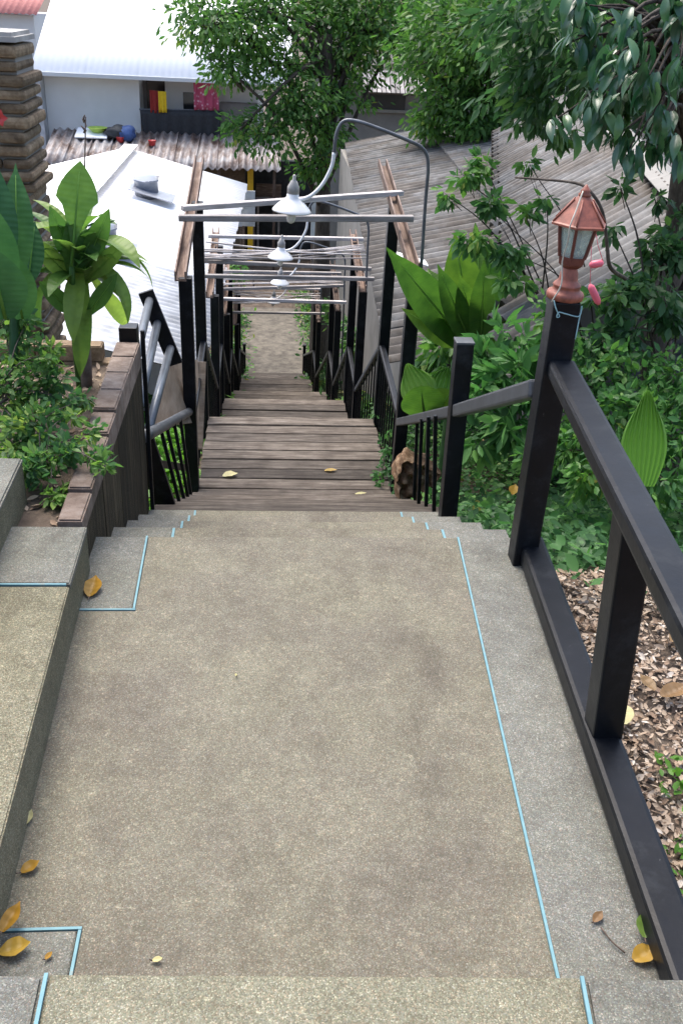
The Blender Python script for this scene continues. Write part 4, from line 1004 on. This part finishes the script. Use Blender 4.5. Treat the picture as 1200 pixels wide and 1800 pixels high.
cl = [C(px, py, y, r, n) for (px, py, y, r, n) in [(812, 315, 6.6, 26, 90), (788, 345, 6.5, 16, 44), (850, 292, 6.6, 20, 46), (865, 370, 6.4, 30, 110), (840, 420, 6.3, 30, 110), (885, 440, 6.3, 34, 130), (925, 385, 6.2, 22, 60), (900, 490, 6.2, 30, 110), (930, 290, 6.4, 16, 30), (960, 350, 6.2, 14, 20)]]
sapling((3.1, 6.6, ground_z(3.1, 6.6)), 'leafy sapling with drooping branches spreading left of the lantern', cl, .075, 'leaf_vine', group=G, r=.014, droop=.7)
cl = [C(px, py, y, r, n) for (px, py, y, r, n) in [(1090, 330, 5.0, 18, 30), (1075, 400, 4.9, 16, 24), (1140, 430, 4.9, 40, 110), (1180, 450, 4.9, 40, 120), (1105, 490, 4.8, 34, 100), (1150, 520, 4.8, 50, 170), (1070, 540, 4.7, 44, 150), (1180, 590, 4.8, 46, 150), (1110, 590, 4.7, 50, 190), (1040, 600, 4.7, 46, 170), (1150, 350, 5.1, 16, 24), (1190, 400, 5.0, 30, 70)]]
sapling((2.6, 4.9, ground_z(2.6, 4.9)), 'tangle of climbing vine leaves right of the lantern over the trunk', cl, .068, 'leaf_dark', name='climbing_vine', cat='vine', r=.016)
cl = [C(px, py, y, r, n) for (px, py, y, r, n) in [(1030, 660, 4.6, 55, 260), (1100, 660, 4.5, 60, 300), (1170, 660, 4.4, 60, 300), (1060, 730, 4.3, 60, 300), (1130, 740, 4.2, 60, 300), (1190, 770, 4.0, 60, 300), (1090, 810, 4.0, 60, 280), (1160, 840, 3.8, 60, 280), (1190, 700, 4.2, 50, 200), (985, 640, 4.9, 40, 220), (990, 720, 4.7, 46, 260), (1000, 790, 4.4, 50, 260), (1040, 840, 4.1, 46, 220), (970, 560, 5.2, 34, 160), (960, 800, 4.5, 40, 200)]]
sapling((2.1, 4.2, ground_z(2.1, 4.2)), 'dense bush of small leaves behind the top rail at the right', cl, .055, 'leaf_vine', group=G, r=.014)
cl = [C(px, py, y, r, n) for (px, py, y, r, n) in [(870, 600, 5.6, 44, 90), (910, 620, 5.4, 40, 90), (850, 650, 5.4, 42, 80), (890, 680, 5.2, 44, 90), (925, 660, 5.1, 36, 70), (850, 700, 5.2, 36, 60), (900, 740, 5.0, 40, 80), (850, 770, 5.0, 40, 80)]]
sapling((1.9, 5.5, ground_z(1.9, 5.5)), 'bright green bush with long leaves between the short post and lamp post', cl, .13, 'leaf_ground', group=G, r=.014, width=.38)
cl = [C(px, py, y, r, n) for (px, py, y, r, n) in [(790, 560, 8.0, 40, 90), (760, 600, 7.8, 34, 70), (800, 620, 7.5, 38, 80)]]
sapling((2.0, 8.0, ground_z(2.0, 8.0)), 'leafy bush at the foot of the banana plant beside the roof edge', cl, .14, 'leaf_vine', group=G, r=.014, width=.42)

o = tube('bare_twig', [PY(905, 312, 4.2), PY(960, 316, 4.1), PY(1012, 322, 4.0), PY(1036, 336, 3.95), PY(1058, 372, 3.95), PY(1066, 430, 4.0), PY(1072, 470, 4.05), PY(1098, 490, 4.2)], [.004, .005, .006, .007, .007, .008, .009, .010], 'bark', None, 7, 5); tag(o, 'dark bare twig bending around behind the lantern roof', 'twig')
# ground cover on the right bank
def ground_cover():
    n = 34000
    x = rng.uniform(1.0, 3.8, n); y = rng.uniform(2.45, 9.0, n)
    keep = (x > 1.03) & ~(rng.random(n) < np.clip((3.5-y)*.95, 0, .97)); x, y = x[keep], y[keep]
    den = np.sin(x*4.1+y*2.2)+np.sin(x*1.7-y*3.7+1); k2 = rng.random(len(x)) < np.clip(.8+.25*den, .35, 1); x, y = x[k2], y[k2]
    z = np.array([ground_z(a, b) for a, b in zip(x, y)])
    hmax = np.where(y < 4.0, .12, .30)+.12*np.clip(np.sin(x*5+y*4), 0, 1)
    z = z+rng.random(len(x))**1.3*hmax+.06
    p = np.stack([x, y, z], 1); d = rng.normal(size=p.shape); d[:, 2] = d[:, 2]*.4-.1
    t_ = np.clip(rng.random(len(x))*.7+.3*np.sin(x*3.3+y*1.9), 0, 1)
    V, T, tn = leaf_cloud(p, d, .05*(.45+1.3*rng.random(len(x))**1.6), .72, .2, t_, flat=.45)
    o = link('ground_cover', mesh_tris('ground_cover', V, T, tn), 'leaf_ground'); tag(o, 'low green creeping leaves covering the right bank beside the steps', 'ground cover', kind='stuff')
ground_cover()
def litter():
    n = 26000
    x = .88+1.6*rng.random(n)**1.3; y = rng.uniform(1.0, 3.5, n)
    z = np.array([ground_z(a, b) for a, b in zip(x, y)])+.004+rng.random(n)*.022
    p = np.stack([x, y, z], 1); d = rng.normal(size=p.shape); d[:, 2] *= .22
    V, T, tn = leaf_cloud(p, d, .026*(.4+1.2*rng.random(n)**2), .5, .35, rng.random(n), flat=.45)
    tag(link('leaf_litter', mesh_tris('leaf_litter', V, T, tn), 'leaf_litter'), 'dry pale brown leaf litter on the ground behind the black rail', 'leaf litter', kind='stuff')
litter()
def weeds(name, spots, leaf, mat, label, n, spread, h):
    P_ = []
    for (x, y) in spots:
        for _ in range(n): a, b = x+random.gauss(0, spread), y+random.gauss(0, spread); P_.append((a, b, ground_z(a, b)+random.random()*h))
    p = np.array(P_); d = rng.normal(size=p.shape); d[:, 2] = abs(d[:, 2])*.6
    V, T, tn = leaf_cloud(p, d, leaf*(.6+.8*rng.random(len(p))), .5, .2, flat=.3)
    tag(link(name, mesh_tris(name, V, T, tn), mat), label, 'weeds', kind='stuff')
weeds('rail_weeds', [(1.02, 1.5), (1.06, 1.35), (1.12, 1.8), (1.2, 1.7), (1.0, 1.25), (1.5, 2.3), (1.45, 1.6)], .04, 'leaf_grass', 'small green weeds growing through the leaf litter by the rail', 26, .05, .06)
sp = [(random.uniform(-1.5, -.7), random.uniform(4.7, 9.5)) for _ in range(60)]
weeds('left_grass', sp, .10, 'leaf_grass', 'bright green grass and weeds left of the upper stairs', 60, .12, .12)
sp = [(random.uniform(-1.6, -.75), random.uniform(10, 31)) for _ in range(80)]+[(random.uniform(1.3, 2.4), random.uniform(24, 33)) for _ in range(70)]+[(random.uniform(1.15, 1.9), random.uniform(9.5, 24)) for _ in range(70)]
weeds('lower_weeds', sp, .13, 'leaf_vine', 'green weeds along the lower stairs and earth path', 60, .2, .35)

for (px, py, y, r, n, lab) in [(610, 540, 22, 34, 420, 'leafy bush right of the lower stairs behind the pergola posts'), (585, 500, 30, 40, 420, 'green bush at the right of the earth path'), (640, 420, 31, 34, 260, 'dark bush beside the far end of the path'), (405, 480, 27, 26, 240, 'bush left of the far path in front of the white house'), (620, 590, 17, 30, 260, 'low bush beside the third flight on the right')]:
    c = C(px, py, y, r, n); b0 = (c[0][0], c[0][1], ground_z(c[0][0], c[0][1]))
    c2 = ((c[0][0], c[0][1], c[0][2]-c[1][2]*.9), c[1], n//2)
    sapling(b0, lab, [c, c2], .15, 'leaf_vine', group='bushes near the path', r=.02)

# ------------------------------------------------------------------ banana plant and broad leaves at right
bn_base = np.array(PY(815, 590, 7.0)); bn_base[2] -= .25
bn = thing('banana_plant', bn_base, 'banana plant with broad upright leaves right of the nearest pergola', 'plant')
def leaf_to(par, base, tip, width, mat, droop=.25, fold=.25, prof=blade, up=None, name='leaf', wave=.04, roll=0, rows=14):
    base = Vector(base); tip = Vector(tip); L = (tip-base).length
    me = big_leaf_mesh(name, L*1.03, width, prof, droop, fold, rows, wave, 4)
    toc = Vector(CAM)-(base+tip)/2
    M = orient(base, tip-base, up or toc, roll=roll)
    o = link(name, me, mat, par, M)
    rib = tube_mesh([(0, 0, .0)]+[(0, L*1.03*u*(1-.02*droop), -L*1.03*droop*u**3/3.2+width*.05) for u in (.3, .6, .9)], [width*.035, width*.03, width*.02, width*.006], 6)
    link('midrib', mesh_np('midrib', rib[0], rib[1], True), 'leaf_fan', o, M)
    return o
for (bx, by, tx, ty, yb, yt, w, dr) in [(815, 600, 695, 455, 7.0, 6.4, .30, .25), (830, 600, 800, 420, 7.0, 6.9, .34, .15), (850, 600, 835, 395, 7.0, 7.3, .26, .2), (865, 590, 880, 440, 7.1, 7.1, .28, .15), (840, 600, 812, 500, 6.9, 6.5, .24, .3), (875, 590, 905, 480, 7.1, 7.4, .22, .3), (820, 600, 750, 470, 7.2, 7.6, .26, .3), (860, 605, 862, 440, 6.8, 6.6, .22, .15), (845, 605, 850, 470, 6.7, 6.4, .2, .2), (880, 600, 893, 500, 6.9, 6.8, .18, .3), (825, 600, 775, 480, 6.8, 6.5, .2, .3), (800, 600, 735, 560, 7.0, 6.6, .2, .9), (880, 590, 925, 560, 7.0, 6.6, .2, .9)]:
    leaf_to(bn, PY(bx, by, yb), PY(tx, ty, yt), w*.95, 'leaf_banana', dr, .3, lambda t: max(.03, math.sin(math.pi*min(1, t*.86+.12))**.55*(1-t**7)))
tube('pseudostem', [(bn_base[0], bn_base[1], ground_z(bn_base[0], bn_base[1])-.1), bn_base, PY(840, 590, 7.0)], [.09, .08, .06], 'leaf_canna', bn, 10, 4)
# pleated fan leaves
def pleated(par, base, tip, width, mat, n=9):
    base = Vector(base); tip = Vector(tip); L = (tip-base).length; V = []; Fc = []; rows = 8; cols = n*2
    for i in range(rows+1):
        t = i/rows
        for j in range(cols+1):
            u = j/cols*2-1; hw = width*.5*(.25+.75*math.sin(math.pi*min(1, t*.8+.15))); yy = L*t*(1-.18*u*u*t); V.append((u*hw, yy, .022*(1 if j % 2 else -1)*(.3+.7*t)*width*2-abs(u)*hw*.15-.1*t*t*L))
    w = cols+1
    for i in range(rows):
        for j in range(cols): a_ = i*w+j; Fc.append((a_, a_+1, a_+1+w, a_+w))
    M = orient(base, tip-base, Vector(CAM)-base); return link('leaf', mesh_np('leaf', V, Fc), mat, par, M)
fp = thing('fan_leaf_plant', PY(1120, 860, 3.15), 'plant with one big pleated light green leaf behind the top rail', 'plant')
pleated(fp, PY(1125, 855, 3.15), PY(1138, 690, 3.2), .17, 'leaf_fan')
tube('stalk', [(PY(1120, 860, 3.15)[0], 3.15, ground_z(1.6, 3.15)), PY(1125, 857, 3.15)], .008, 'leaf_banana', fp, 8)
fp2 = thing('fan_leaf_plant', PY(745, 730, 6.6), 'pleated light green leaves behind the balusters of the near right railing', 'plant')
pleated(fp2, PY(750, 715, 6.6), PY(715, 640, 6.7), .28, 'leaf_fan', 7); pleated(fp2, PY(765, 715, 6.6), PY(785, 645, 6.7), .3, 'leaf_fan', 8)
leaf_to(fp2, PY(745, 725, 6.4), PY(740, 685, 6.2), .32, 'leaf_banana', .2, .1, lambda t: max(.05, math.sin(math.pi*min(1, t*.85+.12))**.5)); leaf_to(fp2, PY(770, 722, 6.4), PY(790, 690, 6.3), .26, 'leaf_banana', .2, .1, lambda t: max(.05, math.sin(math.pi*min(1, t*.85+.12))**.5))
tube('stalk', [(PY(750, 715, 6.6)[0], 6.6, ground_z(1.5, 6.6)), PY(752, 716, 6.6)], .012, 'leaf_banana', fp2, 8)
# small vine on the right front pergola post
cl = [C(px, py, y, r, n) for (px, py, y, r, n) in [(680, 790, 7.2, 12, 26), (672, 830, 7.1, 14, 34), (683, 760, 7.3, 10, 18), (668, 850, 7.0, 10, 20)]]
sapling((1.02, 7.1, -1.83), 'small vine climbing beside the right front pergola post', cl, .05, 'leaf_ground', name='climbing_vine', cat='vine', r=.006)
# stump
bm = bmesh.new(); bmesh.ops.create_icosphere(bm, subdivisions=4, radius=1)
for v in bm.verts:
    c = v.co.copy(); a = math.atan2(c.z, c.x); k = 1+.13*math.sin(3*a+1)+.08*math.sin(7*a+2*c.y)+.05*math.sin(13*a+4*c.y)
    f = .55 if c.y < -.55 else 1; v.co = Vector((c.x*.165*k, max(c.y, -.62)*.22*f-(.05*math.sin(9*c.x)*math.cos(8*c.z) if c.y < -.55 else 0), c.z*.20*k))
me = bpy.data.meshes.new('stump'); bm.to_mesh(me); bm.free()
sc_ = PY(727, 838, 6.2); o = link('log_stump', me, 'stump_wood', None, Matrix.Translation(Vector(sc_))); tag(o, 'weathered hollow log stump behind the thin balusters', 'stump')

# ------------------------------------------------------------------ planter plants
dr = thing('dracaena', PY(152, 680, 4.1), 'dracaena with arching broad green leaves in the planter', 'plant')
db = np.array(PY(152, 690, 4.1)); dt = np.array(PY(138, 450, 4.0))
tube('stem', [db, PY(148, 600, 4.1), PY(140, 520, 4.05), dt], [.03, .028, .026, .02], 'coping', dr, 10, 5)
for (bx, by, tx, ty, w, drp) in [(140, 430, 30, 495, .09, 1.0), (145, 420, 60, 405, .10, .8), (150, 420, 240, 470, .10, 1.0), (150, 440, 225, 560, .085, 1.1), (140, 440, 70, 570, .10, 1.1), (145, 450, 130, 590, .085, .9), (150, 460, 148, 650, .08, .7), (140, 410, 175, 380, .10, .4), (130, 430, 20, 560, .09, 1.1), (155, 430, 205, 440, .10, .7), (135, 440, 45, 460, .10, .9), (150, 470, 215, 610, .07, 1.0), (140, 400, 110, 400, .09, .3), (145, 480, 90, 520, .08, .9), (155, 480, 205, 520, .08, .9), (150, 400, 200, 395, .08, .5), (150, 410, 262, 500, .06, 1.0)]:
    L_ = 1.0
    b_ = np.array(PY(bx, by, 4.05)); t_ = np.array(PY(tx, ty, 4.05+random.uniform(-.3, .15)))
    d = Vector(t_-b_); L = d.length
    # arching leaf: launch higher than the tip, then droop to it
    me = big_leaf_mesh('leaf', L*1.12, w, paddle, drp, .35, 14, .03, 3)
    lift = d.normalized()+Vector((0, 0, .38*drp)); side = Vector(CAM)-Vector(b_)
    link('leaf', me, 'leaf_dracaena', dr, orient(b_, lift, Vector((0, 0, 1)) if abs(lift.normalized().z) < .75 else side))
dc = Vector(PY(143, 445, 4.02))
for k in range(30):
    a_ = k*2.4+random.uniform(-.3, .3); el = random.uniform(.1, 1.5); L = random.uniform(.2, .34)
    me = big_leaf_mesh('leaf', L, random.uniform(.055, .08), paddle, random.uniform(.5, 1.3), .35, 12, .03, 3)
    link('leaf', me, 'leaf_dracaena', dr, orient(dc+Vector((0, 0, random.uniform(-.16, .04))), (math.cos(a_), math.sin(a_)*.8, el)))
ul = thing('broad_leaf_plant', PY(135, 470, 3.95), 'tall upright broad green leaf rising in front of the white roof', 'plant')
leaf_to(ul, PY(126, 470, 3.9), PY(141, 288, 4.0), .165, 'leaf_dracaena', .05, .12, lambda t: max(.1, .5+.5*math.sin(math.pi*(t*1.15-.55))) if t < .62 else max(.02, (1-((t-.62)/.38)**2.0)), wave=.02)
leaf_to(ul, PY(132, 475, 3.95), PY(172, 400, 3.95), .10, 'leaf_dracaena', .2, .2, paddle)
tube('stalk', [PY(140, 690, 4.0), PY(130, 580, 3.95), PY(127, 468, 3.9)], .012, 'leaf_banana', ul, 8, 4)
ca = thing('canna_plant', PY(20, 640, 3.6), 'broad dark green leaves at the left edge in front of the brick pillar', 'plant')
for (bx, by, tx, ty, yb, yt, w) in [(30, 490, 28, 292, 3.7, 3.8, .13), (0, 500, -4, 290, 3.6, 3.7, .14), (12, 520, -20, 350, 3.5, 3.4, .14), (50, 500, 62, 390, 3.8, 3.9, .1), (10, 560, -20, 430, 3.4, 3.3, .2), (40, 560, 20, 440, 3.6, 3.5, .14)]:
    leaf_to(ca, PY(bx, by, yb), PY(tx, ty, yt), w, 'leaf_canna', .15, .25)
tube('stalk', [PY(25, 660, 3.6), PY(25, 560, 3.65), PY(28, 480, 3.7)], .018, 'leaf_canna', ca, 8, 4)
for (bx, by, tx, ty, w_) in [(138, 480, 92, 372, .085), (146, 480, 188, 378, .085), (135, 500, 62, 425, .08), (148, 500, 215, 430, .075), (142, 520, 120, 400, .08), (140, 560, 75, 500, .075), (150, 560, 200, 490, .07)]:
    leaf_to(dr, PY(bx, by, 4.0), PY(tx, ty, 3.9), w_, 'leaf_dracaena', .35, .3, paddle)
fs = thing('flower_stalk', PY(150, 300, 4.2), 'thin brown flower stalk rising above the upright broad leaf', 'plant')
tube('stem', [PY(140, 470, 4.2), PY(148, 330, 4.2), PY(151, 205, 4.2)], [.005, .004, .0025], 'wood_rust', fs, 6, 4)
for k in range(9):
    u = random.random(); p = Vector(PY(149+random.uniform(-2, 3), 208+u*26, 4.2)); tube('bud', [p, p+Vector((random.uniform(-.012, .012), random.uniform(-.01, .01), .014))], [.005, .002], 'wood_rust', fs, 6)
rf = thing('red_flower', PY(2, 207, 4.2), 'small red flower at the left edge before the brick pillar', 'flower')
for k in range(5):
    a_ = k*1.257; p = Vector(PY(0, 207, 4.2)); leafm = big_leaf_mesh('petal', .035, .026, blade, .5, .2, 5, 0, 2); link('petal', leafm, 'red_plastic', rf, orient(p, (math.cos(a_), -.4, math.sin(a_)), (0, -1, 0)))
tube('stem', [PY(-8, 420, 4.2), PY(-4, 300, 4.2), PY(0, 207, 4.2)], .004, 'leaf_banana', rf, 6, 3)
cl = [C(px, py, y, r, n) for (px, py, y, r, n) in [(60, 660, 3.6, 44, 120), (30, 700, 3.5, 44, 130), (85, 690, 3.5, 34, 90), (60, 750, 3.3, 48, 150), (25, 780, 3.25, 44, 140), (110, 700, 3.5, 26, 50), (20, 610, 3.7, 34, 90), (45, 570, 3.7, 26, 60), (85, 620, 3.6, 24, 50), (0, 560, 3.7, 26, 60), (0, 680, 3.5, 40, 120), (10, 830, 3.15, 36, 90)]]
sapling((-1.25, 3.4, .12), 'shrub with small rounded leaves at the back of the planter', [(c_, r_, n_*2) for c_, r_, n_ in cl], .036, 'leaf_shrub', group='planter shrubs', r=.008, droop=.2, width=.55)
cl = [C(px, py, y, r, n) for (px, py, y, r, n) in [(80, 810, 3.1, 34, 90), (110, 800, 3.1, 28, 70), (60, 830, 3.05, 30, 80), (150, 760, 3.25, 22, 34), (160, 800, 3.1, 22, 30), (185, 820, 3.0, 16, 20), (90, 860, 3.0, 30, 60), (150, 700, 3.5, 22, 32), (125, 730, 3.35, 20, 30)]]
sapling((-.98, 3.1, .12), 'low light green shrub leaning over the planter coping', [(c_, r_, n_*2) for c_, r_, n_ in cl], .034, 'leaf_shrub', group='planter shrubs', r=.006, droop=.15, width=.5)
n = 900; x = rng.uniform(-1.9, -.7, n); y = rng.uniform(2.82, 4.35, n); p = np.stack([x, y, .133+rng.random(n)*.015], 1); d = rng.normal(size=p.shape); d[:, 2] *= .2
V, T, tn = leaf_cloud(p, d, .045*(.5+.8*rng.random(n)), .55, .3, rng.random(n)*.7, flat=.4)
tag(link('planter_litter', mesh_tris('planter_litter', V, T, tn), 'leaf_litter'), 'dry brown leaf litter on the planter soil', 'leaf litter', kind='stuff')

# ------------------------------------------------------------------ fallen leaves
def fallen(px, py, z, size, mat, label, wid=.55, rot=0, curl=.9):
    me = big_leaf_mesh('fallen_leaf', size, size*wid, blade, -curl*.55, .4, 8, .12, 3)
    p = Vector(PZ(px, py, z)); a_ = rot; o = link('fallen_leaf', me, mat, None, orient(p+Vector((0, 0, .003)), (math.cos(a_), math.sin(a_), .02)))
    st = tube('stalk', [p+Vector((0, 0, .003)), p-Vector((math.cos(a_)*size*.25, math.sin(a_)*size*.25, -.008))], .0015, 'wood_rust', o, 5)
    return tag(o, label, 'leaf', 'fallen leaves')
fallen(158, 1050, .004, .10, 'leaf_yellow', 'fallen yellow flower, shaped as a curled leaf, at the foot of the kerb by the far blue corner', .6, 1.5)  # a yellow trumpet flower, built from the leaf mesh
fallen(0, 1676, .006, .065, 'leaf_yellow', 'orange yellow leaf at the lower left corner beside the kerb', .7, .2)
fallen(4, 1640, .03, .07, 'leaf_yellow', 'greenish yellow leaf leaning on the kerb at the lower left', .5, 1.2)
fallen(38, 1535, .004, .045, 'leaf_yellow', 'small dull yellow leaf on the landing by the kerb', .7, .6)
fallen(46, 1450, .004, .04, 'leaf_pale', 'small pale grey green leaf at the kerb foot', .5, 1.4)
fallen(268, 1690, .004, .022, 'leaf_pale', 'tiny pale leaf on the landing near the upper step', .6, .1)
fallen(80, 1688, .004, .02, 'leaf_yellow', 'tiny yellow leaf beside the lower left blue corner', .6, .9)
fallen(416, 1190, .004, .012, 'leaf_pale', 'tiny white speck of leaf at the middle of the landing', .6, 1.9)
fallen(392, 838, -1.845, .13, 'leaf_pale', 'large pale yellow leaf lying on the left of the first plank deck', .75, .3, .4)
fallen(570, 828, -1.845, .11, 'leaf_yellow', 'yellow leaf lying on the right of the first plank deck', .5, 0, .4)
fallen(624, 869, -1.62, .09, 'leaf_pale', 'pale leaf on the edge of the wooden stair flight', .4, .1, .3)
fallen(1042, 1622, .004, .035, 'leaf_brown', 'small dry brown leaf curled on the grey border', .6, .7)
fallen(1112, 1690, .006, .06, 'leaf_yellow', 'yellow and green leaf beside the bottom rail at the lower right', .7, .4)
fallen(1132, 1650, .02, .06, 'leaf_dracaena', 'small green leaf standing by the bottom rail at the lower right', .6, 1.3)
fallen(1095, 1275, -.04, .085, 'leaf_pale', 'large cream leaf on the ground beside the middle post foot', .7, 1.3)
fallen(1160, 1225, -.04, .10, 'leaf_brown', 'large brown leaf in the litter right of the middle post', .6, .3)
fallen(1180, 1130, -.04, .09, 'leaf_brown', 'brown leaf in the litter under the top rail', .6, .8)
fallen(1150, 1215, -.03, .07, 'leaf_brown', 'curled brown leaf beside the larger one in the litter', .6, 2.0)
fallen(900, 870, -1.15, .12, 'leaf_yellow', 'yellow leaf on the green bank left of the lamp post', .6, 1.2)
fallen(838, 775, -1.75, .16, 'leaf_brown', 'brown leaf lying on the green bank behind the railing', .6, .1)
fallen(1020, 860, -.45, .08, 'leaf_yellow', 'dull yellow leaf on the green bank right of the lamp post', .5, .2)
o = tube('twig', [PZ(1055, 1630, .006), PZ(1075, 1655, .01), PZ(1098, 1675, .006)], .0018, 'wood_rust', None, 5, 4); tag(o, 'thin curved twig on the grey border near the lower right', 'twig')
o = box('white_sheet', PY(722, 455, 9.2), (.33, .22, .012), 'metal_roof_white', None, .002, Matrix.Rotation(.25, 3, 'Y')); tag(o, 'small white sheet lying on the roof edge right of the front pergola post', 'sheet')
